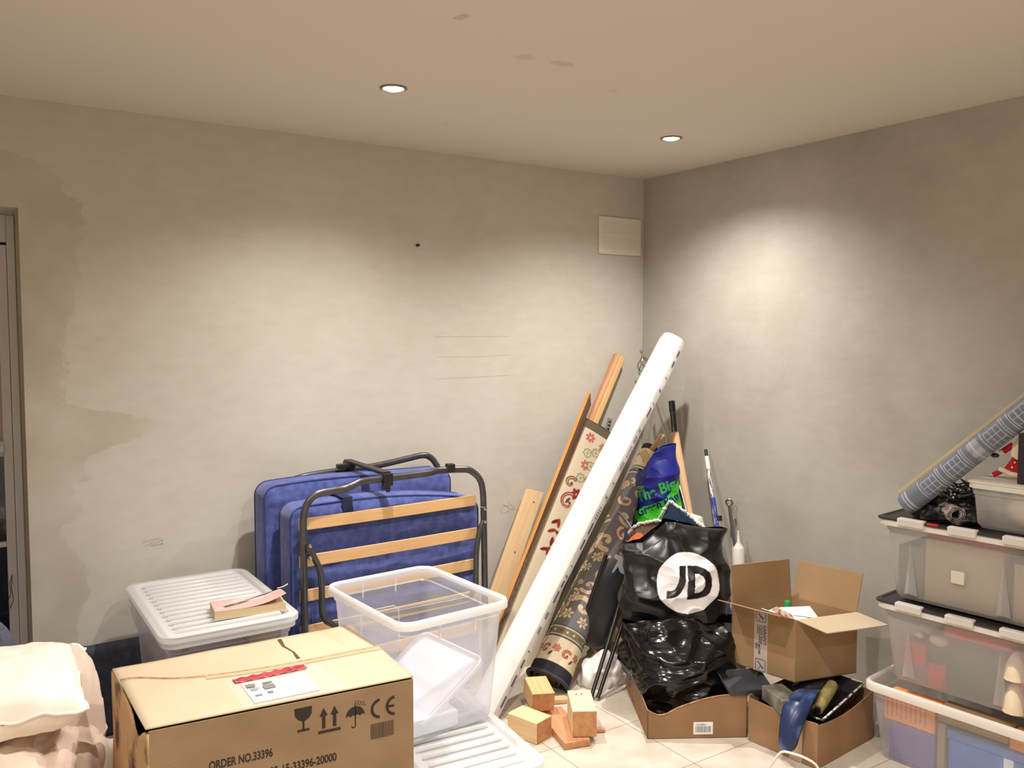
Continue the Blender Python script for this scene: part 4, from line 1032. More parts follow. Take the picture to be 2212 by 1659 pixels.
fb.ball(ptop + Vector((-.02, 0, .006)), .016, 12)
build('cage_finial', fb, M['chrome'], cp, smooth=60)

def pole(name, label, cat, a, b, r, m_, r2=None, n=14):
    return build(name, MB().tube([Vector(a), Vector(b)], [r, r2 or r], n), m_, loc=a, smooth=50, label=label, cat=cat)
bt = thing('black_tube', 'thin black tube with rubber end leaning on the right wall near the corner', 'tube', (3.05, 2.98, .2))
build('tube_shaft', MB().tube([(3.0, 2.93, .02), (3.178, 3.292, 1.15)], .015, 14), M['dark_gloss'], bt, smooth=50)
build('rubber_end', MB().tube([(3.176, 3.288, 1.135), (3.186, 3.305, 1.188)], .017, 14), M['black_plastic'], bt, smooth=50)
dw = thing('wooden_dowel', 'thick plain wooden dowel with metal pin on top beside the black tube', 'dowel', (3.0, 2.95, 0))
build('dowel', MB().tube([(2.92, 2.72, .02), (3.12, 3.215, 1.030)], [.019, .0235], 18), M['dowel'], dw, smooth=50)
build('pin', MB().tube([(3.12, 3.215, 1.028), (3.128, 3.233, 1.062)], .0025, 8), M['chrome'], dw)
pole('aluminium_rod', 'thin shiny aluminium rod leaning between blue bag and wooden dowel', 'rod', (2.735, 2.42, .013), (3.17, 3.413, 1.194), .006, M['chrome'])
pp = thing('roller_pole', 'paint splattered blue extension pole with white grip leaning on the right wall', 'paint pole', (2.98, 2.75, 0))
PA, PB = Vector((3.0, 2.66, .015)), Vector((3.205, 3.075, .955))
build('shaft', MB().tube([PA, PA.lerp(PB, .76)], .0115, 14), M['paint_pole'], pp, smooth=50)
build('upper_shaft', MB().tube([PA.lerp(PB, .76), PA.lerp(PB, .90)], .0105, 14), M['paint_pole2'], pp, smooth=50)
build('white_grip', MB().tube([PA.lerp(PB, .90), PA.lerp(PB, .965)], .0115, 14), M['white_plastic'], pp, smooth=50)
build('threaded_tip', MB().tube([PA.lerp(PB, .965), PA.lerp(PB, 1.0)], .0085, 12), M['rod_dark'], pp, smooth=50)
# spanner-like tool and sealant gun
cg = thing('sealant_gun', 'white sealant tube in a metal gun standing against the right wall', 'tool', (3.17, 2.84, 0))
build('cartridge', MB().lathe((3.165, 2.80, .26), (.02, .06, 1), [(0, .0), (0, .027), (.245, .027), (.250, .024), (.275, .008), (.33, .005)], 18), M['white_plastic'], cg, smooth=40)
build('rod', MB().tube([(3.17, 2.82, .0), (3.19, 2.875, .62)], .006, 10), M['white_plastic'], cg, smooth=40)
wk = thing('ring_spanner', 'steel ring ended spanner hanging by the white sealant tube on the right wall', 'spanner', (3.19, 2.87, .5))
W0, W1 = Vector((3.175, 2.845, .50)), Vector((3.195, 2.900, .700))
build('handle', MB().tube([W0, W0.lerp(W1, .55), W1], [.009, .011, .012], 10, flat=.5), M['steel_light'], wk, smooth=50)
rg = MB(); n = 20; c_ = W1 + Vector((0, .002, .012))
rg.tube([c_ + Vector((.1, -.14, 0)).normalized().cross(Vector((0, 0, 1))).normalized() * 0 + Vector((.55, -.83, 0)).normalized() * math.cos(2 * PI * k / n) * .015 + Vector((0, 0, 1)) * math.sin(2 * PI * k / n) * .015 for k in range(n)], .006, 8, closed=True)
build('ring_head', rg, M['chrome'], wk, smooth=60)
jr = thing('clear_tube', 'short clear tube with dark cap behind the black carrier bag', 'tube', (3.14, 2.92, .45))
build('tube_wall', MB().tube([(3.10, 2.85, .30), (3.145, 2.925, .628)], .016, 14), M['frost'], jr, smooth=50)
build('cap', MB().tube([(3.144, 2.923, .622), (3.148, 2.930, .645)], .018, 14), M['black_plastic'], jr, smooth=50)
spu = thing('metal_bracket', 'small perforated metal bracket behind the top of the beige rug', 'bracket', (3.0, 3.56, .98))
sb = MB(); sb.bar((2.62, 3.50, .02), (2.985, 3.57, 1.085), rsec(.03, .004), (0, -1, 0))
build('strip', sb, M['grey_metal'], spu)
hb = MB()
for k in range(4): hb.obox(Vector((2.62, 3.50, .02)).lerp(Vector((2.985, 3.57, 1.085)), .985 - k * .018) + Vector((0, -.004, 0)), (.014, .002, .007), ex=(1, 0, -.3))
build('slots', hb, M['ink'], spu)

# ================================================================== BAGS
def film_bag(C0, W, Dp, z0, z1, p=2.6, rot_r=Vector((.84, -.54, 0)), topf=None, amp=.012, seed=0, kk=6, canvas=None, mat_=None, name='bag', label='', cat='', NU=300, NV=150, prof=None, top_close=.35, creaseZ=1.0, floor=None):
    rr = rot_r.normalized(); nn = Vector((rr.y, -rr.x, 0))
    if nn.dot(Vector((-.56, -.83, 0))) < 0: nn = -nn
    mb = MB(); px_ = []; py_ = []
    ang = np.linspace(0, 2 * PI, 6001); ca_, sa_ = np.cos(ang), np.sin(ang)
    qx = W / 2 * np.sign(ca_) * np.abs(ca_) ** (2 / p); qy = Dp / 2 * np.sign(sa_) * np.abs(sa_) ** (2 / p)
    cl = np.concatenate([[0], np.cumsum(np.hypot(np.diff(qx), np.diff(qy)))]); AA = np.interp(np.arange(NU) / NU * cl[-1], cl, ang)
    for j in range(NV + 1):
        v = j / NV
        for i in range(NU):
            a = float(AA[i])
            c, s = math.cos(a), math.sin(a)
            k = prof(v) if prof else 1
            ex = 2 / p
            x = W / 2 * k * math.copysign(abs(c) ** ex, c); d = Dp / 2 * math.copysign(abs(s) ** ex, s)
            d *= (min(1, (1 - v) / .55) ** .6) * (1 - top_close) + top_close if v > .45 else 1
            ztop = topf(x) if topf else z1
            z = z0 + (ztop - z0) * v
            P = C0 + rr * x + nn * d; P.z = z
            q = (P.x, P.y, P.z * creaseZ)
            dis = amp * (1.2 - 2.2 * abs(nz(q, kk, seed))) * 1.0 + amp * .6 * (.6 - 2 * abs(nz(q, kk * 2.3, seed + 3)))
            nrm = (rr * c + nn * s)
            if v < .04: dis *= v / .04
            P = P + nrm * dis + Vector((0, 0, .4 * dis if v > .9 else 0))
            if floor is not None and P.z < floor: P.z = floor
            mb.v.append(tuple(P)); px_.append(x if s > 0 else 9); py_.append(z)
    for j in range(NV):
        for i in range(NU):
            i2 = (i + 1) % NU
            mb.f.append((j * NU + i, j * NU + i2, (j + 1) * NU + i2, (j + 1) * NU + i)); mb.mi.append(0); mb.uv.append(None)
    mb.f.append(tuple(range(NU - 1, -1, -1))); mb.mi.append(0); mb.uv.append(None)
    if rr.cross(nn).z < 0: mb.f = [f[::-1] for f in mb.f]
    if canvas is not None:
        mb.col = canvas.sample([min(q, .3) for q in px_], py_)
    return build(name, mb, mat_, loc=(C0.x, C0.y, z0), smooth=180, label=label, cat=cat)
# JD carrier bag
cv = Canvas(-.35, .25, .35, .85, .0012, C(24, 24, 26))
LX, LZ, LR = .029, .528, .121
cv.disc(LX, LZ, LR, C(244, 242, 244))
def jl(pts): cv.poly([(LX + x * LR * 1.06, LZ + y * LR * 1.04) for x, y in pts], C(28, 26, 28))
jl([(-.24, .57), (-.04, .57), (-.09, .05), (-.13, -.12), (-.22, -.28), (-.36, -.39), (-.52, -.44), (-.66, -.45), (-.64, -.22), (-.50, -.22), (-.40, -.17), (-.33, -.06), (-.29, .10)])
dpts = [(.0, .57), (.30, .56), (.50, .48), (.66, .33), (.75, .12), (.74, -.10), (.66, -.29), (.50, -.43), (.30, -.50), (-.04, -.50)]
jl(dpts)
cv.poly([(LX + x * LR * 1.06, LZ + y * LR * 1.04) for x, y in [(.20, .33), (.32, .32), (.44, .24), (.51, .10), (.50, -.06), (.43, -.19), (.32, -.27), (.17, -.28)]], C(244, 242, 244))
film_bag(Vector((2.522, 2.590, 0)), .425, .24, .35, .75, topf=lambda x: float(np.interp(x, [-.21, -.13, -.04, .05, .21], [.660, .668, .755, .742, .716])), amp=.019, seed=2, kk=5.5, canvas=cv, mat_=M['bag_print'], name='carrier_bag',
         label='black carrier bag with round white JD logo standing on the bin bag', cat='bag', NU=520, NV=200, top_close=.10, prof=lambda v: 1 - .06 * v)
# bin bag under it
film_bag(Vector((2.50, 2.525, 0)), .455, .42, .012, .40, p=2.6, topf=lambda x: .385 - .9 * x * x, amp=.030, seed=7, kk=4.2, mat_=M['bag_black'], name='bin_bag', label='stuffed shiny black bin bag sitting in the low cardboard box', cat='bag', NU=200, NV=100,
         prof=lambda v: .60 + .42 * math.sin(min(1, v * 1.35) * PI / 2) - .10 * max(0, v - .75) * 4 * .6, top_close=.30, creaseZ=1.5, floor=.008)
# blue shopping bag with green print
cv = Canvas(-.25, .30, .25, 1.1, .0012, C(30, 38, 130)); BZ = .055
GRN = C(70, 205, 40)
cv.poly([(x, z + BZ) for x, z in [(-.095, .61), (-.05, .645), (.0, .665), (.04, .685), (.07, .72), (.10, .78), (.14, .78), (.12, .65), (.05, .59), (.0, .56), (-.05, .555), (-.09, .58)]], GRN)
tt = text_tris('The Big', .075, .002, .80)
def tw(x, y, ox, oy, a=.55): return (ox + x * math.cos(a) - y * math.sin(a) * .7, oy + x * math.sin(a) + y * math.cos(a))
cv.tris(xf(tt, lambda x, y: tw(x, y, -.072, .665 + BZ, .45)), C(64, 176, 60))
tt = text_tris('Green Bag', .058, .002, .80)
cv.tris(xf(tt, lambda x, y: tw(x, y, -.070, .596 + BZ, .48)), C(22, 34, 110))
cv.ell(-.07, .79, .026, .008, .3, C(120, 160, 120))
cv.poly(rect(-.25, .35, .25, .52), C(26, 30, 104))
film_bag(Vector((2.90, 3.105, 0)), .27, .17, .34, 1.0, p=2.2, rot_r=Vector((.62, -.78, 0)), topf=lambda x: .985 + .25 * x - .10 * math.exp(-((x + .07) / .05) ** 2), amp=.012, seed=12, kk=6, canvas=cv, mat_=M['bag_print'], name='shopping_bag',
         label='blue plastic shopping bag with bright green lettering standing in the corner', cat='bag', NU=360, NV=260, prof=lambda v: 1.05 - .42 * v, top_close=.45)
# things sticking out of the blue bag
pc = MB(); pc.obox((2.838, 3.125, .945), (.04, .03, .06), ex=(.8, -.5, .5)); 
build('wood_offcut', pc, M['pine_pale'], loc=(2.84, 3.13, .90), bevel=.004, label='pale wood offcut poking out of the top of the blue bag, lower one', cat='wood')
pc = MB(); pc.obox((2.930, 3.14, 1.005), (.022, .02, .10), ex=(.7, -.5, -.6)); 
build('wood_offcut', pc, M['pine'], loc=(2.93, 3.14, .96), bevel=.003, label='thin wood offcut poking out of the blue bag by the aluminium rod', cat='wood')

# crumpled heaps behind
def heap(name, label, cat, c, r, m_, amp=.03, k=8, seed=0, sq=2.4, nu=90, nv=36, flat=True, tilt=None):
    c = Vector(c); mb = MB()
    def f(u, v):
        a = 2 * PI * u; b = (PI / 2) * v if flat else PI * (v - .5)
        cb, sb = math.cos(b), math.sin(b); ca, sa = math.cos(a), math.sin(a)
        e = 2 / sq
        x = r[0] * math.copysign(abs(ca) ** e, ca) * max(cb, 0) ** e; y = r[1] * math.copysign(abs(sa) ** e, sa) * max(cb, 0) ** e; z = r[2] * math.copysign(abs(sb) ** e, sb)
        p = Vector((x, y, z)); d = p.normalized() if p.length > 0 else Vector((0, 0, 1))
        q = c + p; dis = amp * (.5 - 2 * abs(nz(q, k, seed))) + amp * .4 * nz(q, k * 2.7, seed + 5)
        q = q + d * dis
        if flat: q.z = max(q.z, c.z + .001 + .0001 * v)
        return tuple(q)
    mb.grid(f, nu, nv, closeu=True)
    if flat: mb.add([f(i / 24, 0) for i in range(24)], [tuple(range(23, -1, -1))])
    return build(name, mb, m_, loc=(c.x, c.y, c.z if flat else c.z - r[2]), smooth=180, label=label, cat=cat)
heap('dust_sheet', 'crumpled olive gold dust sheet behind the bin bag and metal rods', 'cloth', (2.80, 3.05, 0), (.24, .16, .335), M['sheet_gold'], amp=.035, k=9, seed=3)
heap('plaster_sack', 'torn white and grey sack lying behind the timber blocks', 'sack', (2.375, 2.885, 0), (.105, .075, .13), M['sack_white'], amp=.025, k=12, seed=8)
heap('plaster_sack', 'gold crumpled paper sack above the torn white sack', 'sack', (2.445, 2.945, .06), (.085, .065, .16), M['sheet_gold'], amp=.02, k=14, seed=15)
# carpet offcuts above the JD bag
def offcut(name, label, pts3, m_, edge_pts, thick=.008):
    mb = MB(); n = len(pts3); P = [Vector(p) for p in pts3]; nm = (P[1] - P[0]).cross(P[2] - P[0]).normalized() * thick
    mb.add(P + [p + nm for p in P], [tuple(range(n - 1, -1, -1)), tuple(range(n, 2 * n))] + [(i, (i + 1) % n, n + (i + 1) % n, n + i) for i in range(n)])
    th = thing(name, label, 'carpet', P[0])
    build('carpet_piece', mb, m_, th, bevel=.002)
    e = MB(); E = [Vector(p) for p in edge_pts]; tot = []
    for a, b in zip(E[:-1], E[1:]):
        k_ = max(2, int((b - a).length / .006))
        for q in range(k_): tot.append(a.lerp(b, q / k_) + Vector((random.uniform(-.002, .002), random.uniform(-.002, .002), random.uniform(-.003, .003))))
    tot.append(E[-1]); e.tube(tot, [random.uniform(.004, .009) for _ in tot], 7)
    build('frayed_edge', e, M['fray'], th)
offcut('carpet_offcut', 'blue carpet offcut with frayed white edge between blue and black bags', [(2.74, 2.93, .64), (2.74, 2.845, .775), (2.78, 2.63, .655), (2.80, 2.66, .58), (2.76, 2.93, .56)], M['carpet_blue'], [(2.735, 2.93, .66), (2.735, 2.845, .78), (2.765, 2.76, .735), (2.78, 2.62, .66)])
offcut('carpet_offcut', 'taupe carpet offcut with curved frayed edge lying on the black carrier bag', [(2.66, 3.03, .60), (2.67, 2.97, .655), (2.68, 2.86, .69), (2.70, 2.74, .70), (2.72, 2.66, .68), (2.72, 2.66, .60), (2.68, 2.98, .52)], M['carpet_grey'],
       [(2.655, 3.035, .60), (2.66, 3.0, .640), (2.665, 2.96, .662), (2.672, 2.86, .692), (2.69, 2.74, .702), (2.71, 2.66, .685)])
heap('orange_cloth', 'rust orange cloth tucked under the taupe carpet offcut', 'cloth', (2.63, 2.935, .50), (.05, .085, .115), M['orange'], amp=.02, k=16, seed=4)
heap('folded_cloth', 'folded cream cloth by the foot of the wooden dowel', 'cloth', (3.03, 2.985, .42), (.045, .075, .235), M['cream_cloth'], amp=.012, k=10, seed=6, sq=3.5)
build('cloth_bundle', MB().obox((3.03, 2.985, .21), (.10, .16, .42), ex=(1, 0, 0)), M['cream_cloth'], loc=(3.03, 2.985, 0), bevel=.02, seg=4, label='tall bundle of cream cloth under the folded cream cloth', cat='cloth')

# ================================================================== FOLDED CHAIR (black panel, rods, bracket)
ch = thing('folding_chair', 'folded black and grey folding chair leaning between patterned rug and black bags', 'folding chair', (2.25, 2.85, 0))
def rod(nm, a, b, r, m_, n=12): return build(nm, MB().tube([Vector(a), Vector(b)], r, n), m_, ch, smooth=50)
rod('leg', (2.200, 2.745, .012), (2.47, 2.845, .42), .0085, M['rod_dark'])
rod('leg', (2.230, 2.735, .012), (2.50, 2.815, .42), .0085, M['rod_dark'])
rod('leg', (2.215, 2.760, .012), (2.49, 2.865, .40), .007, M['rod_dark'])
pn = MB()
pa = Vector((2.340, 2.925, .150)); pbv = Vector((2.475, 2.875, .545)); ax = (pbv - pa).normalized(); nn = Vector((-.50, -.80, .35)); nn = (nn - ax * nn.dot(ax)).normalized(); sx = nn.cross(ax)
pl_ = [(x, y) for x, y in rrect(.128, (pbv - pa).length, .05, 6)]
mid = (pa + pbv) / 2
R = [[mid + sx * x * k + ax * y * k + nn * h for x, y in pl_] for k, h in ((.97, -.009), (1, -.005), (1, .005), (.97, .009))]
pn.rings(R); build('seat_panel', pn, M['dark_gloss'], ch, smooth=40)
ht = MB(); 
ht.tube([mid + sx * .067 + ax * -.18, mid + sx * .069 + ax * .20], .009, 10); ht.tube([mid - sx * .069 + ax * -.27, mid - sx * .069 + ax * .20], .009, 10)
build('seat_rail', ht, M['rod_dark'], ch, smooth=50)
tg = MB(); c0 = mid + ax * .19 + nn * .0105
tg.add([c0 + sx * a_ + ax * b_ for a_, b_ in ((-.03, .02), (.03, .03), (.035, .012), (.012, .005), (.020, -.05), (.014, -.055), (.002, -.02), (-.012, -.04), (-.034, -.045))], [tuple(range(9))])
build('torn_sticker', tg, M['grey_metal'], ch, solid=.0008)
br = MB(); 
br.tube(smoothpath([(2.66, 3.115, .69), (2.675, 3.085, .66), (2.69, 3.05, .61), (2.70, 3.03, .55), (2.695, 3.02, .50)]), .010, 10, flat=.5, up=(.8, -.5, 0))
br.tube([(2.70, 2.995, .645), (2.69, 2.99, .50)], .008, 10)
build('curved_bracket', br, M['grey_metal'], ch, smooth=50)
gp = MB(); gp.add([(2.665, 3.14, .62), (2.685, 3.075, .60), (2.70, 3.03, .51), (2.66, 3.13, .49)], [(0, 3, 2, 1)])
build('hinge_plate', gp, M['grey_metal'], ch, solid=.004)
build('rivet', MB().ball((2.672, 3.078, .535), .006, 10), M['chrome'], ch, smooth=60)
fbk = MB(); fbk.tube([(2.66, 3.12, .47), (2.63, 3.07, .40), (2.55, 3.03, .36)], .015, 10); build('hinge_block', fbk, M['black_plastic'], ch, smooth=50)

# ================================================================== TIMBER BLOCKS
def block(label, c, size, ex, ez=(0, 0, 1), m_=None, mis=None, name='timber_block', end=True):
    ex = Vector(ex).normalized(); ez = Vector(ez); ez = (ez - ex * ez.dot(ex)).normalized(); ey = ez.cross(ex)
    a = Vector(c) - ex * size[0] / 2; b = Vector(c) + ex * size[0] / 2
    mb = MB().bar(a, b, rsec(size[1], size[2]), ez, mis=[0, 0, 0, 0, 1])
    return build(name, mb, [m_ or M['pine_pale'], M['pine_end']], loc=(c[0], c[1], c[2] - size[2] / 2), bevel=.0025, label=label, cat='wood')
block('squat pine offcut on the floor by the foot of the white package', (1.815, 2.640, .042), (.145, .092, .082), (-.30, 1, 0), m_=M['pine_pale'])
block('pine block behind the squat offcut, under the rolled rug end', (1.945, 2.762, .090), (.14, .092, .075), (.35, .93, .1), (0, -.1, 1), m_=M['pine'])
block('flat reddish board lying on the floor under the pale greenish block', (1.945, 2.600, .014), (.30, .105, .026), (.27, 1, .0), m_=M['pine_red'])
gb = thing('timber_block', 'pale greenish treated timber block lying lengthwise in front of the metal rods', 'wood', (1.99, 2.57, .032))
block_c = Vector((1.995, 2.545, .079)); gx = Vector((.52, .86, .0)).normalized()
build('block', MB().bar(block_c - gx * .095, block_c + gx * .095, rsec(.092, .100), (0, 0, 1), mis=[0, 0, 0, 0, 1]), [M['timber_green'], M['pine_end']], gb, bevel=.0025)
nl = MB(); 
for q in (.055, .075): build('nail_hole', MB().ball(block_c + gx * .055 + Vector((.86, -.52, 0)) * (q - .07) + Vector((0, 0, .050)), .0035, 8), M['ink'], gb)
block('small wood scrap on the floor right of the greenish block', (2.055, 2.515, .008), (.05, .02, .014), (.86, -.5, 0), m_=M['pine_red'])
block('thin wood batten lying between pine blocks and dust sheet', (2.04, 2.835, .012), (.16, .04, .02), (.8, -.4, 0), m_=M['pine'])

# ================================================================== LOW BOX UNDER THE BLACK BAGS
t = thing('cardboard_box', 'low cardboard box with barcode label holding the black bin bag', 'box', (2.42, 2.49, 0))
c0 = Vector((2.172, 2.365, 0)); e1 = Vector((.517, .856, 0)) * .48; e2 = Vector((.856, -.517, 0)) * .385
def flapwall(mb, a, b, z0, ztf, th=.005, n=14):
    a = Vector(a); b = Vector(b); d = (b - a).normalized(); nr = Vector((-d.y, d.x, 0)) * th
    R = []
    for k in range(n + 1):
        p = a.lerp(b, k / n); z = ztf(k / n)
        R.append([(p.x, p.y, z0), (p.x + nr.x, p.y + nr.y, z0), (p.x + nr.x, p.y + nr.y, z), (p.x, p.y, z)])
    mb.rings(R)
mb = MB()
flapwall(mb, c0, c0 + e2, 0, lambda u: .112 + .055 * max(0, math.sin((u - .25) * 2.6)) if u > .25 else .112 - .02 * math.sin(u * 12))
flapwall(mb, c0 + e1, c0, 0, lambda u: .13 - .02 * u)
flapwall(mb, c0 + e2, c0 + e1 + e2, 0, lambda u: .16)
flapwall(mb, c0 + e1 + e2, c0 + e1, 0, lambda u: .15)
mb.prism([(p.x, p.y) for p in (c0, c0 + e2, c0 + e1 + e2, c0 + e1)], 0, .004)
build('carton_body', mb, M['card_dark'], t, bevel=.001)
ee = MB(); ee.tube([c0 + e2 * u + Vector((0, 0, (.112 + .055 * max(0, math.sin((u - .25) * 2.6)) if u > .25 else .112 - .02 * math.sin(u * 12)) + .002)) for u in [k / 20 for k in range(21)]], .003, 6)
build('torn_edge', ee, M['card_edge'], t)
ge = Vector((.856, -.517, 0)); gz = Vector((0, 0, 1))
lbl = build('label_sticker', MB().obox(c0 + ge * .215 + gz * .040 - Vector((.517, .856, 0)) * .0006, (.075, .0012, .048), ex=ge), M['paper'], t)
bc = []; x = .005; random.seed(4)
while x < .064: w_ = random.choice([.001, .0018, .0028]); bc.append(rect(x, .008, x + w_, .032)); x += w_ + random.choice([.0012, .002])
bc += xf(text_tris('XC098901', .0095, 0, .95), lambda x, y: (x + .008, y + .035))
flat_decal('print', bc, c0 + ge * .1795 + gz * .016, ge, gz, M['ink_soft'], lbl, off=.0018)

# ================================================================== RIGHT LOWER BOX + STUFF
t = thing('cardboard_box', 'battered cardboard box on the floor full of decorating tools', 'box', (2.68, 2.02, 0))
q0, q1, q2 = Vector((2.488, 2.150, 0)), Vector((2.520, 1.862, 0)), Vector((2.895, 1.895, 0)); q3 = q0 + q2 - q1
mb = MB()
flapwall(mb, q0, q1, 0, lambda u: .168 - .006 * math.sin(3 * u)); flapwall(mb, q1, q2, 0, lambda u: .160 + .03 * u - .02 * math.sin(PI * u))
flapwall(mb, q2, q3, 0, lambda u: .19); flapwall(mb, q3, q0, 0, lambda u: .18); mb.prism([(p.x, p.y) for p in (q0, q1, q2, q3)], 0, .004)
build('carton_body', mb, M['card_dark'], t, bevel=.006, seg=3)
tpb = MB(); fn = (q1 - q0).normalized(); nr = Vector((fn.y, -fn.x, 0))
pf = q0.lerp(q1, .62) + nr * .001
tpb.add([pf + gz * .002, pf + fn * .05 + gz * .002, pf + fn * .05 + gz * .163, pf + gz * .163], [(0, 1, 2, 3)]); build('packing_tape', tpb, M['tape_clear'], t, solid=.0006)
def paint_tray(name, label, c, size, ex, ez, m_, h=.03):
    ex = Vector(ex).normalized(); ez = Vector(ez); ez = (ez - ex * ez.dot(ex)).normalized(); ey = ez.cross(ex); c = Vector(c)
    def r(k, z, rad=.012): return [c + ex * x + ey * y + ez * z for x, y in rrect(size[0] * k, size[1] * k, rad)]
    mb = MB(); mb.rings([r(1.0, h), r(1.04, h + .002), r(1.04, h - .004), r(1.0, h - .004), r(.90, 0)], caps=False)
    mb.rings([r(1.0, h), r(.87, .004)], caps=False)
    b = r(.87, .004); mb.add(b, [tuple(range(len(b)))]); b = r(.90, 0); mb.add(b, [tuple(range(len(b)))[::-1]])
    return build(name, mb, m_, loc=tuple(c), smooth=40, label=label, cat='paint tray')
paint_tray('paint_tray', 'dark grey plastic paint tray jutting out left from under the open box', (2.535, 2.215, .176), (.17, .15, 0), (.86, -.5, .0), (-.05, -.1, 1), M['tray_grey'])
gbx = MB(); gbx.obox((2.545, 2.040, .187), (.085, .150, .055), ex=(.93, -.36, 0), ez=(.05, .0, 1)); 
build('sanding_block', gbx, M['dusty'], loc=(2.565, 2.045, .12), bevel=.004, label='dusty grey rectangular block in the battered box, right of the grey tray', cat='block')
# blue curved spatula
bs = MB(); 
def blue(u, v):
    a = Vector((2.665, 1.995, .212)); b = Vector((2.445, 1.935, .055))
    mid_ = Vector((2.475, 1.93, .27))
    c = a * (1 - u) ** 2 + mid_ * 2 * u * (1 - u) + b * u * u
    wd = .032 + .018 * math.sin(PI * min(1, u * 1.1)) + .006 * u
    if u > .9: wd *= math.sqrt(max(0.05, 1 - ((u - .9) / .1) ** 2))
    s = (v - .5) * 2; side_ = Vector((.50, -.86, .06)).normalized(); outw = Vector((-.80, -.50, .3)).normalized()
    return tuple(c + side_ * s * wd * .85 + outw * (.024 * (1 - s * s)))
bs.grid(blue, 30, 14); build('blue_scoop', bs, M['blue_rubber'], loc=(2.50, 1.895, .05), smooth=180, solid=.004, label='blue curved plastic scoop hanging over the edge of the battered box', cat='scoop')
rl = thing('paint_roller', 'olive paint roller sleeve lying in a black tray with white drips', 'paint roller', (2.72, 1.98, .19))
build('sleeve', MB().tube([(2.60, 1.925, .178), (2.655, 1.945, .186), (2.735, 1.975, .198), (2.775, 1.99, .204)], [.020, .023, .023, .021], 18), M['roller_green'], rl, smooth=50)
build('core', MB().tube([(2.59, 1.92, .176), (2.785, 1.994, .206)], .012, 12), M['rod_dark'], rl, smooth=50)
tr = thing('paint_tray', 'black roller tray with white painted rim at the right of the battered box', 'paint tray', (2.76, 1.98, .12))
ta, tb_ = Vector((2.555, 1.872, .168)), Vector((2.885, 1.930, .208)); tn = Vector((-.1, 1, 0)).normalized()
tm = MB(); P = [ta, tb_, tb_ + tn * .17, ta + tn * .17]
tm.add(P + [p + Vector((0, 0, -.045)) + (sum(P, Vector()) / 4 - p) * .15 for p in P], [(4, 5, 6, 7), (0, 4, 5, 1), (1, 5, 6, 2), (2, 6, 7, 3), (3, 7, 4, 0)])
build('tray_body', tm, M['black_plastic'], tr, solid=.003)
build('painted_rim', MB().tube([ta + tn * .03, ta, ta.lerp(tb_, .5), tb_, tb_ + tn * .05], .0038, 8), mat('rim_with_dried_paint', C(60, 60, 60), C(214, 212, 208), rough=.5, scale=40, lo=.42, hi=.5), tr, smooth=50)
heap('rag', 'black rag stuffed behind the roller in the battered box', 'cloth', (2.78, 2.07, .10), (.13, .085, .115), M['black_plastic'], amp=.012, k=14, seed=21)
build('tool_case', MB().obox((2.72, 2.10, .085), (.34, .12, .16), ex=(1, .05, 0)), M['black_plastic'], loc=(2.72, 2.10, .005), bevel=.006, label='black flat case inside the battered box under the open carton', cat='case')

# open box on top
t = thing('cardboard_box', 'open cardboard box with flaps up and printed tape, stacked on the battered box', 'box', (2.76, 2.2, .222))
zb, zt = .222, .464
g0, g1, g2 = Vector((2.590, 2.330, 0)), Vector((2.640, 2.060, 0)), Vector((2.916, 1.985, 0)); g1 = Vector((2.638, 2.058, 0)); g3 = g0 + g2 - g1
g3 = Vector((2.872, 2.262, 0))
mb = MB()
for a, b in ((g0, g1), (g1, g2), (g2, g3), (g3, g0)): wall_panel(mb, a, b, zb, zt, th=.005)
mb.prism([(p.x, p.y) for p in (g0, g1, g2, g3)], zb, zb + .005)
build('carton_body', mb, M['card'], t, bevel=.001)
def flap(nm, a, b, dirv, L, inset=.004, cutc=0.0, m_=None):
    a = Vector(a) + Vector((0, 0, zt)); b = Vector(b) + Vector((0, 0, zt)); d = (b - a).normalized(); o_ = Vector(dirv).normalized() * L
    P = [a + d * inset, b - d * inset, b - d * (inset + cutc) + o_, a + d * (inset + cutc) + o_]
    mb = MB(); nr = (P[1] - P[0]).cross(P[3] - P[0]).normalized() * .0042
    mb.hexa([p - nr / 2 for p in P] + [p + nr / 2 for p in P]); return build(nm, mb, m_ or M['card'], t, bevel=.001)
flap('flap', g3, g0, (-.03, .06, 1), .155)
flap('flap', g2, g3, (.28, .03, 1), .150)
flap('flap', g1, g2, (.16, -1, -.16), .125, m_=M['card_lit'])
flap('flap', g0, g1, (-.92, -.165, .335), .115)
# printed tape on the left face
gf = (g1 - g0).normalized(); gn = Vector((gf.y, -gf.x, 0))
if gn.x > 0: gn = -gn
po = g0.lerp(g1, .37) + Vector((0, 0, zb)) + gn * .0004
tb = MB(); tb.add([po, po + gf * .058, po + gf * .058 + gz * (zt - zb), po + gz * (zt - zb)], [(0, 1, 2, 3)])
tpo = build('printed_tape', tb, M['tape_grey'], t, solid=.0005)
H = zt - zb
def rot90(T, ox, oy): return [[(ox + y, oy - x) for x, y in q] for q in T]
Tm = rot90(text_tris('GARANTI', .020, .0001, .92), .040, H - .052)
Tm += rot90(text_tris('ATTENTION MARQUE', .0085, .0001, .9), .030, H - .055)
Tm += rot90(text_tris('ATTENZIONE NASTRO', .0065, .0001, .9), .022, H - .055)
Tm += rot90(text_tris('DI SICUREZZA', .0065, .0001, .9), .014, H - .055)
Tm += rot90(text_tris('SEC', .018, .0001, .9), .006, H - .13)
Tm += rot90(text_tris('DE MATURE', .012, .0001, .9), .020, H - .115)
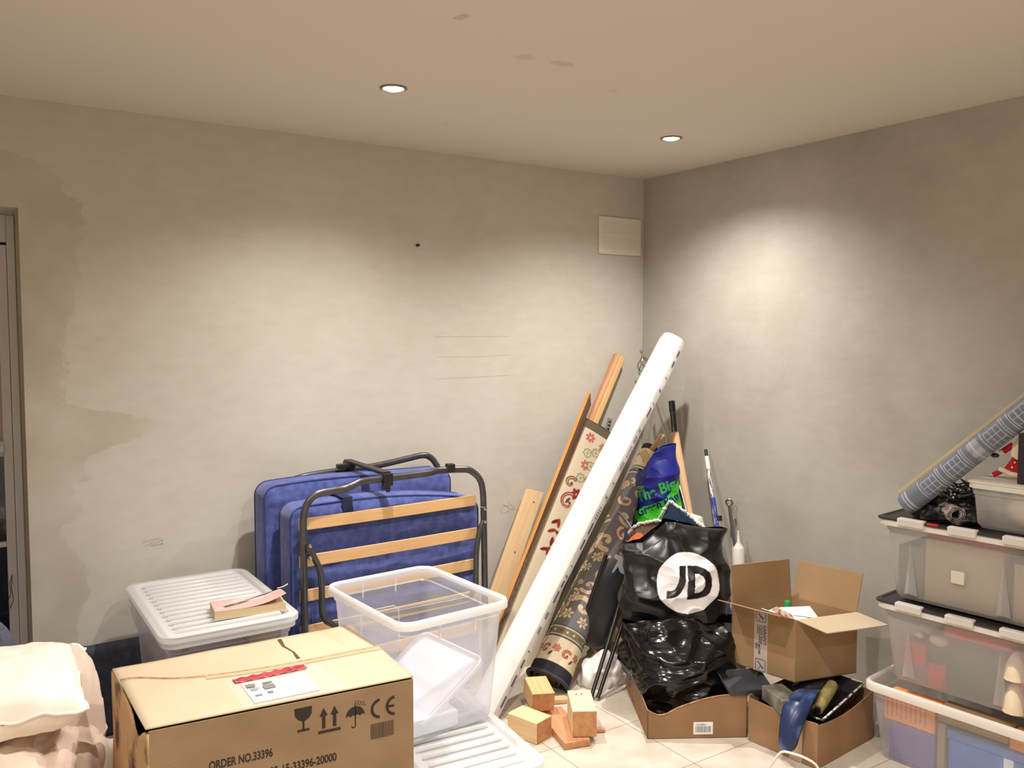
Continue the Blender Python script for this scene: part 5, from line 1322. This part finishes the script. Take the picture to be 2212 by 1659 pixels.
for y0_, y1_ in ((H - .042, H - .003), (.004, .05)):
    Tm += thick_line([(.010, y0_), (.048, y0_), (.050, y0_ + .004), (.050, y1_ - .004), (.048, y1_), (.010, y1_), (.008, y1_ - .004), (.008, y0_ + .004), (.010, y0_)], .0018)
    Tm += thick_line([(.018, y1_ - .008), (.040, y0_ + .010)], .0035) + thick_line([(.02, y0_ + .004), (.028, y0_ + .02), (.045, y0_ + .018)], .0012)
flat_decal('tape_print', Tm, po + gn * .0006, gf, gz, M['ink_purple'], tpo, off=.0007 if gf.cross(gz).dot(gn) > 0 else -.0007)
# contents
cb = MB(); cc = (g0 + g1 + g2 + g3) / 4
inner('packed_papers', 'stack of papers filling the open cardboard box', 'paper', (2.66, 2.09, zb + .01), (2.85, 2.22, zt - .06), M['paper'])
ps = MB(); ps.add([(2.632, 2.13, zt + .030), (2.648, 2.075, zt + .012), (2.80, 2.075, zt - .03), (2.84, 2.15, zt - .008)], [(0, 1, 2, 3)])
build('magazine', ps, M['paper'], loc=(2.65, 2.1, zt - .02), solid=.003, label='white magazine sloping out of the open cardboard box', cat='magazine')
ps = MB(); ps.add([(2.628, 2.14, zt + .032), (2.626, 2.18, zt + .005), (2.645, 2.08, zt - .03), (2.646, 2.075, zt + .010)], [(0, 1, 2, 3)])
build('leaflet', ps, mat('orange_white_leaflet', C(190, 110, 80), C(232, 222, 216), rough=.5, scale=50, lo=.4, hi=.5), loc=(2.63, 2.12, zt - .03), solid=.002, label='thin orange and white leaflet beside the magazine in the open box', cat='leaflet')
ps = MB(); ps.add([(2.612, 2.20, zt + .012), (2.622, 2.145, zt + .008), (2.655, 2.15, zt - .01), (2.645, 2.205, zt - .006)], [(0, 1, 2, 3)])
build('paper_sheet', ps, M['paper'], loc=(2.62, 2.18, zt - .01), solid=.002, label='small white sheet at the left inside the open box', cat='paper')
bt = thing('bottle', 'bottle with green cap standing inside the open cardboard box', 'bottle', (2.775, 2.19, zb + .01))
build('bottle_body', MB().lathe((2.775, 2.205, zb + .008), (0, 0, 1), [(0, .02), (.17, .02), (.19, .014), (.215, .012)], 18), M['white_plastic'], bt, smooth=50)
build('cap', MB().lathe((2.775, 2.205, zb + .22), (0, 0, 1), [(0, .0135), (.030, .0135), (.033, .011)], 18), M['green_cap'], bt, smooth=40)
# white handle on the floor
build('wire_handle', MB().tube(smoothpath([(2.33, 1.94, .004), (2.325, 1.90, .06), (2.330, 1.868, .115), (2.345, 1.83, .122), (2.362, 1.785, .118), (2.385, 1.755, .09), (2.40, 1.74, .004)], 3), .0042, 8), M['white_plastic'], loc=(2.33, 1.9, 0), smooth=60,
      label='bent white wire handle standing up from the floor in front of the battered box', cat='handle')
heap('plastic_bag', 'crumpled clear plastic bag on the floor between the battered box and tub stack', 'bag', (2.965, 1.945, 0), (.055, .06, .13), mat_plastic('crumpled_clear_film', C(200, 194, 188), .35, rough=.3), amp=.02, k=18, seed=31)

# ================================================================== STACK OF TUBS ON THE RIGHT
BA = math.radians(6.0); bex = Vector((math.cos(BA), math.sin(BA), 0)); bey = Vector((-math.sin(BA), math.cos(BA), 0))
def SB(x, y, z, O=Vector((2.762, 1.82, 0))): return O + bex * x + bey * y + Vector((0, 0, z))
def stack_tub(label, z0, z1, lid, x_off=0.0, d=.395, L=.64, ext=0.0, liph=.016):
    O = Vector((2.762 - ext, 1.82 + ext, 0)); cen = O + bex * (d / 2 + ext / 2) + bey * (-L / 2)
    t = thing('storage_tub', label, 'storage box', (cen.x, cen.y, z0))
    tub(t, (cen.x, cen.y), BA, d + ext, L, z0, z1, .028, M['frost'] if lid else M['clear'], M['frost_rim'], r=.03, lip=.020, liph=liph)
    if lid:
        lb = MB()
        def rr(i, z): return [cen + bex * x + bey * y + Vector((0, 0, z)) for x, y in rrect(d + ext - 2 * i, L - 2 * i, .03)]
        lb.rings([rr(.0, z1 + .0045), rr(-.001, z1 + .010), rr(.012, z1 + .014), rr(.02, z1 + .009)], caps=False); b_ = rr(.02, z1 + .009); lb.add(b_, [tuple(range(len(b_)))]); b_ = rr(0, z1 + .0045); lb.add(b_, [tuple(range(len(b_)))[::-1]])
        build('lid', lb, M['black_plastic'], t, smooth=40)
        for k in range(3):
            y = -.085 - .172 * k
            c_ = MB()
            c_.obox(O + bex * .004 + bey * (y - .045) + Vector((0, 0, z1 + .006)), (.030, .092, .026), ex=bex)
            build('lid_clip', c_, M['frost_rim'], t, bevel=.004)
    # moulded vertical ribs on the front wall
    rb = MB()
    for y in (-.115, -.42):
        q = O + bex * .032 + bey * y
        rb = MB(); rb.add([q + Vector((0, 0, z1 - .07)), q + bey * .022 + bex * .014 + Vector((0, 0, z0 + .02)), q - bey * .022 + bex * .014 + Vector((0, 0, z0 + .02)), q + bex * -.006 + Vector((0, 0, z0 + .03))], [(0, 1, 3), (0, 3, 2)])
        if lid: build('side_rib', rb, M['frost'], t, solid=.002)
    return t
stack_tub('frosted tub with black lid, topmost of the three in the right hand stack', .600, .882, True)
stack_tub('frosted tub with black lid and pink contents, middle of the right hand stack', .300, .580, True)
stack_tub('large clear tub with white rim, bottom of the right hand stack', .002, .283, False, ext=.025, d=.40, L=.68, liph=.026)
def sbox(name, label, cat, x0, x1, y0, y1, z0, z1, m_):
    a, b = min(y0, y1), max(y0, y1)
    P = [SB(x0, a, z0), SB(x1, a, z0), SB(x1, b, z0), SB(x0, b, z0)]; P += [p + Vector((0, 0, z1 - z0)) for p in P]
    return build(name, MB().hexa(P), m_, loc=tuple(SB((x0 + x1) / 2, (y0 + y1) / 2, z0)), bevel=.003, label=label, cat=cat)
# seen through the walls of the tubs
sbox('packed_box', 'tan box filling the middle of the topmost frosted tub', 'box', .060, .30, -.41, -.155, .61, .835, M['tan_stuff'])
sbox('pink_tissue', 'pink tissue laid along the top inside the topmost frosted tub', 'tissue', .048, .30, -.43, -.18, .842, .870, M['pink'])
sbox('grey_fabric', 'grey green folded fabric at the left inside the topmost frosted tub', 'fabric', .060, .30, -.148, -.06, .61, .79, M['grey_stuff'])
sbox('packed_box', 'pale brown box at the right inside the topmost frosted tub', 'box', .065, .30, -.58, -.44, .61, .80, M['tan_stuff'])
build('foam_cube', MB().obox(SB(.046, -.275, .72), (.02, .045, .045), ex=bex), mat('off_white_foam', C(204, 194, 176), rough=.9), loc=tuple(SB(.05, -.275, .70)), bevel=.004, label='white square patch in front of the tan box in the topmost frosted tub', cat='foam')
sbox('packed_box', 'grey box filling the middle of the middle frosted tub', 'box', .075, .30, -.42, -.17, .31, .50, M['grey_stuff'])
sbox('red_gift_box', 'red flat box along the top inside the middle frosted tub', 'box', .055, .30, -.44, -.23, .505, .545, M['pink'])
sbox('pink_bag', 'pink package at the lower left inside the middle frosted tub', 'package', .060, .20, -.165, -.085, .37, .445, M['pink'])
sbox('pink_bag', 'second pink package at the bottom left inside the middle frosted tub', 'package', .062, .20, -.235, -.175, .31, .39, M['pink'])
build('bauble', MB().ball(SB(.075, -.205, .475), .026, 14, sq=(1, 1.3, .8)), M['cream'], loc=tuple(SB(.075, -.205, .45)), smooth=60, label='large cream bauble near the top left inside the middle frosted tub', cat='bauble')
build('bauble', MB().ball(SB(.070, -.14, .478), .014, 12), M['cream'], loc=tuple(SB(.07, -.14, .46)), smooth=60, label='small cream bauble left of the large one inside the middle frosted tub', cat='bauble')
tre = MB(); tre.lathe(SB(.062, -.455, .31), (0, 0, 1), [(0, .035), (.05, .030), (.10, .008)], 12); tre.lathe(SB(.062, -.455, .42), (0, 0, 1), [(0, .035), (.04, .030), (.09, .008)], 12)
build('cone_ornament', tre, M['cream'], loc=tuple(SB(.062, -.455, .31)), smooth=50, label='pair of cream cone ornaments at the right inside the middle frosted tub', cat='ornament')
sbox('red_bag', 'red package at the right end inside the middle frosted tub', 'package', .10, .30, -.56, -.435, .31, .50, M['pink'])
sbox('orange_box', 'orange printed box at the upper left inside the bottom clear tub', 'box', .036, .12, -.215, -.035, .150, .245, M['orange_card'])
sbox('purple_box', 'purple box under the orange one inside the bottom clear tub', 'box', .038, .12, -.215, -.055, .012, .147, M['purple_card'])
sbox('card_divider', 'brown cardboard across the top inside the bottom clear tub', 'cardboard', .036, .12, -.45, -.225, .205, .255, M['card'])
sbox('card_divider', 'upright brown cardboard strip between purple and blue boxes', 'cardboard', .038, .12, -.25, -.225, .012, .200, M['card'])
bb = thing('blue_box', 'bright blue lidded box at the right inside the bottom clear tub', 'box', tuple(SB(.08, -.42, .012)))
P = [SB(.037, -.60, .012), SB(.12, -.60, .012), SB(.12, -.265, .012), SB(.037, -.265, .012)]; build('box_body', MB().hexa(P + [p + Vector((0, 0, .145)) for p in P]), M['blue_card'], bb, bevel=.002)
P = [SB(.033, -.60, .160), SB(.12, -.60, .160), SB(.12, -.260, .160), SB(.033, -.260, .160)]; build('box_lid', MB().hexa(P + [p + Vector((0, 0, .028)) for p in P]), M['blue_card'], bb, bevel=.002)
build('label_sticker', MB().obox(SB(.0355, -.455, .135), (.002, .03, .045), ex=bex), M['paper'], bb)
sbox('orange_packet', 'orange brown printed packet above the blue box in the bottom clear tub', 'packet', .036, .12, -.60, -.455, .195, .245, M['orange_card'])
bo_ = [o for o in COL.objects if o.name == 'orange_box'][0]
lines = []
for k in range(9): lines += [rect(.008 + k * .017, .012 + (k * 7 % 5) * .003, .012 + k * .017, .082)]
flat_decal('print', lines, SB(.0358, -.037, .150), -bey, gz, mat('brown_print', C(176, 92, 40), rough=.7), bo_, off=.001 if (-bey).cross(gz).dot(-bex) > 0 else -.001)

# --- on top of the stack
ZS = .897
RLa, RLb = SB(.055, -.085, ZS + .040), SB(.10, -.60, ZS + .545)
wl = thing('wrapping_roll', 'blue grey roll of wrapping paper with white window pattern leaning up on the stack', 'wrapping paper', tuple(RLa))
ax = (RLb - RLa).normalized(); LL = (RLb - RLa).length; r = .038
cf = Vector((-.8, -.5, 0)); cf = (cf - ax * cf.dot(ax)).normalized(); cr = cf.cross(ax)
cv = Canvas(-.13, 0, .13, LL, .0012, C(104, 110, 124)); WHT = C(178, 178, 182); random.seed(2)
def window(y0, h):
    for k in range(4): cv.poly(rect(-.04 + k * .024, y0, -.0375 + k * .024, y0 + h), WHT)
    for k in range(4): cv.poly(rect(-.04, y0 + k * h / 3, .035, y0 + k * h / 3 + .0025), WHT)
    cv.stroke([(-.055, y0 - .008), (.055, y0 - .008)], .0012, WHT); cv.stroke([(-.055, y0 + h + .012), (.055, y0 + h + .012)], .0012, WHT); cv.stroke([(-.05, y0 + h + .02), (.05, y0 + h + .02)], .001, WHT)
y = .03
cv.stroke([(-.06, .022), (.06, .022)], .002, WHT); cv.stroke([(-.06, .034), (.06, .034)], .002, WHT)
for y, kd in ((.10, 0), (.205, 0), (.30, 1), (.37, 0), (.475, 0), (.57, 1)):
    if kd == 0: window(y, .058)
    else:
        for q in range(16): cv.poly(rect(-.045 + q * .0058, y + random.uniform(0, .008), -.042 + q * .0058, y + .045), WHT)
        cv.stroke([(-.05, y + .02), (.045, y + .02)], .003, WHT)
mb = MB(); px_ = []; py_ = []; NU, NV = 120, 260
for j in range(NV + 1):
    for i in range(NU + 1):
        a = 2 * PI * (i / NU - .5); rr_ = r + .0015 * (i / NU)
        mb.v.append(tuple(RLa + ax * (j / NV * LL) + cf * math.cos(a) * rr_ + cr * math.sin(a) * rr_)); px_.append(a * r); py_.append(j / NV * LL)
for j in range(NV):
    for i in range(NU): mb.f.append((j * (NU + 1) + i, j * (NU + 1) + i + 1, (j + 1) * (NU + 1) + i + 1, (j + 1) * (NU + 1) + i)); mb.mi.append(0); mb.uv.append(None)
mb.col = cv.sample(px_, py_)
build('printed_paper', mb, mat_attr('printed_wrapping_paper', rough=.45, var=.05), wl, smooth=180)
co = MB()
for q in range(3): co.rings([[RLa + ax * (.003 * (q + 1)) + cf * math.cos(2 * PI * k / 24) * (r - .003 - .006 * q) + cr * math.sin(2 * PI * k / 24) * (r - .003 - .006 * q) for k in range(24)], [RLa + ax * .2 + cf * math.cos(2 * PI * k / 24) * (r - .003 - .006 * q) + cr * math.sin(2 * PI * k / 24) * (r - .003 - .006 * q) for k in range(24)]], caps=False)
build('inner_turns', co, mat('grey_paper_inside', C(140, 142, 150), rough=.7), wl, smooth=50, solid=.001)
RTa, RTb = SB(.15, -.025, ZS + .052), SB(.175, -.60, ZS + .60)
wt = thing('wrapping_roll', 'tan roll of paper lying just behind the blue grey wrapping roll', 'wrapping paper', tuple(RTa))
build('paper_tube', MB().tube([RTa, RTb], .024, 24), M['tan'], wt, smooth=50)
# plain tub with fleece
t = thing('plastic_tub', 'small lidded frosted tub holding something cream on top of the stack', 'storage box', tuple(SB(.17, -.42, ZS)))
tub(t, tuple(SB(.165, -.44, 0))[:2], BA, .24, .30, ZS, ZS + .148, .012, M['frost'], M['frost_rim'], r=.02, lip=.010, liph=.012)
lb = MB(); cen = SB(.165, -.44, 0)
def rr2(i, z): return [cen + bex * x + bey * y + Vector((0, 0, z)) for x, y in rrect(.24 - 2 * i, .30 - 2 * i, .02)]
lb.rings([rr2(0, ZS + .153), rr2(0, ZS + .159), rr2(.01, ZS + .163)], caps=False); b_ = rr2(.01, ZS + .163); lb.add(b_, [tuple(range(len(b_)))]); b_ = rr2(0, ZS + .153); lb.add(b_, [tuple(range(len(b_)))[::-1]])
build('lid', lb, M['frost_rim'], t, smooth=40)
build('fleece_ball', MB().ball(SB(.115, -.470, ZS + .078), .072, 20, sq=(.62, 1.1, .9)), M['cream'], loc=tuple(SB(.115, -.455, ZS + .01)), smooth=60, label='cream fluffy ball inside the small tub on the stack', cat='fleece')
# tangle of string lights
random.seed(21); tl = thing('string_lights', 'tangled black string lights heaped under the wrapping roll on the stack', 'string lights', tuple(SB(.16, -.2, ZS)))
cb = MB(); pts = []
bl = MB()
for q in range(11):
    c_ = SB(.12 + random.uniform(-.03, .06), -.20 + random.uniform(-.07, .05), ZS + .035 + random.uniform(0, .075)); pts = []
    ux = Vector((random.uniform(-1, 1), random.uniform(-1, 1), random.uniform(-.4, .4))).normalized(); vx = ux.cross(Vector((random.uniform(-.5, .5), random.uniform(-.5, .5), 1))).normalized()
    for k in range(40):
        a = k * .45; rr_ = .030 + .018 * math.sin(a * .37 + q)
        p = c_ + ux * math.cos(a) * rr_ + vx * math.sin(a) * rr_ + Vector((0, 0, .006 * math.sin(a * 1.3))); p.z = max(p.z, ZS + .004); pts.append(p)
        if k % 7 == 3: bl.ball(p + Vector((0, 0, .006)), .0045, 8)
    cb.tube(pts, .0028, 6)
build('cable', cb, M['black_plastic'], tl, smooth=60); build('bulb', bl, M['bulb'], tl, smooth=60)['kind'] = 'stuff'
heap('black_fabric', 'black fabric heaped under the string lights on the stack', 'cloth', tuple(SB(.15, -.20, ZS)), (.10, .12, .085), M['black_plastic'], amp=.02, k=25, seed=2)
gr = MB(); random.seed(8)
for k in range(7):
    b0 = SB(.17, -.27, ZS + .09) + Vector((random.uniform(-.02, .02), random.uniform(-.03, .03), 0)); e_ = b0 + Vector((-.01, random.uniform(-.09, .07), random.uniform(.03, .065)))
    gr.tube([b0, b0.lerp(e_, .5) + Vector((0, 0, .01)), e_], [.004, .003, .0015], 6)
    for q in range(10):
        p = b0.lerp(e_, (q + 1) / 11); d = Vector((random.uniform(-1, 1), random.uniform(-1, 1), random.uniform(0, 1))).normalized() * .014
        gr.tube([p, p + d], [.0016, .0005], 4)
build('fir_sprig', gr, M['fir'], loc=tuple(SB(.17, -.27, ZS + .04)), label='dark artificial fir sprigs sticking up beside the small tub', cat='decoration')
# small mauve paper roll seen end-on
pr = thing('paper_roll', 'small mauve patterned paper roll lying end-on beside the small tub', 'paper roll', tuple(SB(.05, -.265, ZS)))
d_ = Vector((.62, .78, .05)).normalized(); u_ = d_.orthogonal().normalized(); v_ = d_.cross(u_); pc_ = SB(.045, -.262, ZS + .036)
sp = MB(); A1 = []; A2 = []
for k in range(70):
    a = 2 * PI * k / 24; rr_ = .031 * (1 - k / 130); A1.append(pc_ + u_ * math.cos(a) * rr_ + v_ * math.sin(a) * rr_); A2.append(A1[-1] + d_ * .14)
sp.grid(lambda u, v: tuple(A1[int(round(u * 69))].lerp(A2[int(round(u * 69))], v)), 69, 1)
build('rolled_paper', sp, M['lilac_paper'], pr, smooth=60, solid=.0022)
# felt doll and dark box on top of the small tub
fd = thing('felt_decoration', 'red felt figure with white trim and buttons propped on the small tub', 'decoration', tuple(SB(.15, -.40, ZS + .165)))
def slab(mb, pts, o, th=.02):
    P = [SB(o, y, z) for y, z in pts]; Q = [p + bex * th for p in P]; n = len(P)
    mb.add(P + Q, [tuple(range(n)), tuple(range(2 * n - 1, n - 1, -1))] + [(i, n + i, n + (i + 1) % n, (i + 1) % n) for i in range(n)])
zt_ = ZS + .164
b1 = MB(); slab(b1, [(-.375, zt_ + .035), (-.405, zt_ + .085), (-.46, zt_ + .080), (-.46, zt_ + .015), (-.42, zt_ + .02)], .12, .03); build('coat', b1, M['red'], fd, bevel=.006)
b1 = MB().tube([SB(.13, -.40, zt_ + .12), SB(.12, -.375, zt_ + .095)], .010, 10); build('arm', b1, M['red'], fd, smooth=50)
b1 = MB().tube([SB(.118, -.375, zt_ + .095), SB(.115, -.367, zt_ + .089)], .010, 10); build('cuff', b1, M['cream'], fd, smooth=50)
b1 = MB().ball(SB(.112, -.352, zt_ + .080), .014, 10, sq=(.8, 1, .6)); build('mitten', b1, M['rod_dark'], fd, smooth=50)
b1 = MB().tube([SB(.13, -.372, zt_ + .030), SB(.12, -.345, zt_ + .012)], .009, 10); build('leg', b1, M['red'], fd, smooth=50)
b1 = MB().tube([SB(.118, -.365, zt_ + .036), SB(.118, -.40, zt_ + .022), SB(.118, -.44, zt_ + .018)], .009, 8); build('white_trim', b1, M['cream'], fd, smooth=50)
b1 = MB(); slab(b1, [(-.400, zt_ + .085), (-.405, zt_ + .12), (-.430, zt_ + .16), (-.46, zt_ + .17), (-.46, zt_ + .072), (-.42, zt_ + .072)], .105, .02); build('cream_bib', b1, M['cream'], fd, bevel=.006)
b1 = MB(); b1.ball(SB(.116, -.413, zt_ + .062), .004, 8); b1.ball(SB(.116, -.405, zt_ + .045), .004, 8); build('buttons', b1, M['cream'], fd, smooth=60)
dbx = thing('dark_box', 'tall dark box standing on the small tub at the right edge', 'box', tuple(SB(.10, -.50, zt_)))
P = [SB(.07, -.60, zt_), SB(.17, -.60, zt_), SB(.17, -.437, zt_), SB(.07, -.437, zt_)]
build('carton', MB().hexa(P + [p + Vector((0, 0, .165)) for p in P]), mat('black_purple_card', C(34, 24, 36), rough=.5), dbx, bevel=.002)
flat_decal('print', thick_line(arc(.032, .130, .010, 60, 300, 10), .003), SB(.0695, -.437, zt_), -bey, gz, M['paper'], dbx, off=.001 if (-bey).cross(gz).dot(-bex) > 0 else -.001)
# red scrap peeking below the top lid
build('red_ribbon', MB().obox(SB(-.002, -.205, .895), (.012, .035, .006), ex=bex), M['red'], loc=tuple(SB(0, -.205, .89)), label='red ribbon trapped along the lid edge of the topmost tub', cat='ribbon')

# dark padded panel low against the back wall
build('padded_panel', MB().box((.06, 3.512, .002), (.640, 3.588, .352)), mat('dark_slate_upholstery', C(54, 57, 68), C(66, 69, 82), rough=.95, scale=40, bump=.3, bscale=150), loc=(.28, 3.545, 0), bevel=.018, seg=4,
      label='low dark slate padded panel standing against the wall left of the lidded tub', cat='panel')

# ================================================================== BEDDING ON THE LEFT
def cushion(name, label, cat, c, size, rotz, tilt, m_, seed=0, wr=.008, piping=None, drop=0):
    Rm = Matrix.Rotation(rotz, 3, 'Z') @ Matrix.Rotation(tilt[0], 3, 'X') @ Matrix.Rotation(tilt[1], 3, 'Y'); c = Vector(c); mb = MB(); n = 44
    def f(u, v, s):
        x, y = 2 * u - 1, 2 * v - 1
        px, py = x * (1 - .10 * (1 - abs(x)) * 0 - .07 * (1 - y * y) * x * x), y * (1 - .07 * (1 - x * x) * y * y)
        e = max(0, (1 - x ** 4) * (1 - y ** 4)) ** .5
        ww = wr * nz((px * 2.2 + seed, py * 2.2, s), 1.6, seed) * e + wr * .5 * nz((px * 5, py * 5, s), 2, seed) * (1 - e * .4)
        ed = .5 * wr * math.sin(14 * (x + y)) * (1 - e)
        return tuple(c + Rm @ Vector((px * size[0] / 2, py * size[1] / 2, s * (size[2] / 2 * e ** .8) + ww + ed)))
    mb.grid(lambda u, v: f(u, v, 1), n, n); mb.grid(lambda u, v: f(u, v, -1), n, n, flip=True)
    root = thing(name, label, cat, (c.x, c.y, c.z - size[2] / 2))
    build('cover', mb, m_, root, smooth=180)
    per = [(k / n, 0) for k in range(n)] + [(1, k / n) for k in range(n)] + [(1 - k / n, 1) for k in range(n)] + [(0, 1 - k / n) for k in range(n)]
    build('seam', MB().tube([Vector(f(u, v, 1)) for u, v in per], .004, 6, closed=True), piping or m_, root, smooth=60)
cushion('pillow', 'plump cream pillow on top of the bedding heap', 'pillow', (-.015, 2.70, .560), (.62, .42, .165), math.radians(-6), (.05, -.02), M['pillow'], 1, .012)
cushion('duvet_fold', 'crumpled cream duvet corner poking out under the top pillow at the left', 'duvet', (-.06, 2.55, .40), (.50, .50, .17), math.radians(20), (.15, .18), M['cream_cloth'], 4, .03)
cushion('duvet_fold', 'beige duvet fold hanging down beside the cardboard box', 'duvet', (.19, 2.80, .385), (.22, .34, .46), math.radians(15), (-.2, .15), M['duvet'], 9, .03)
cushion('duvet_fold', 'shaded beige cover slumping at the front of the bedding heap', 'duvet', (.10, 2.62, .28), (.42, .42, .34), math.radians(-30), (.3, .25), M['duvet'], 13, .04)
heap('bedding_heap', 'brownish blanket at the bottom of the bedding heap by the wall', 'blanket', (-.10, 2.72, 0), (.40, .38, .34), mat('brown_blanket', C(120, 96, 84), C(140, 114, 100), rough=.95, spec=.1), amp=.03, k=5, seed=17)
heap('cushion', 'slate blue cushion standing behind the pillow by the glazed door', 'cushion', (-.05, 3.22, .36), (.21, .08, .30), M['slate'], amp=.006, k=5, seed=20, sq=2.6, nv=48, flat=False)

# repeats share a group
for pre, g in (('storage_tub', 'plastic storage tubs'), ('cardboard_box', 'cardboard boxes'), ('timber_block', 'timber offcuts on the floor'), ('duvet_fold', 'bedding folds in the heap'),
               ('wrapping_roll', 'rolls of wrapping paper'), ('paint_tray', 'paint trays'), ('wood_offcut', 'wood offcuts in the blue bag'), ('carpet_offcut', 'carpet offcuts'),
               ('packed_box', 'boxes packed in the frosted tubs'), ('pink_bag', 'pink packages in the middle tub'), ('bauble', 'baubles in the middle tub'), ('card_divider', 'cardboard pieces in the bottom tub'), ('plaster_sack', 'crumpled sacks')):
    for o in COL.objects:
        if o.parent is None and o.name.split('.')[0] == pre: o['group'] = g
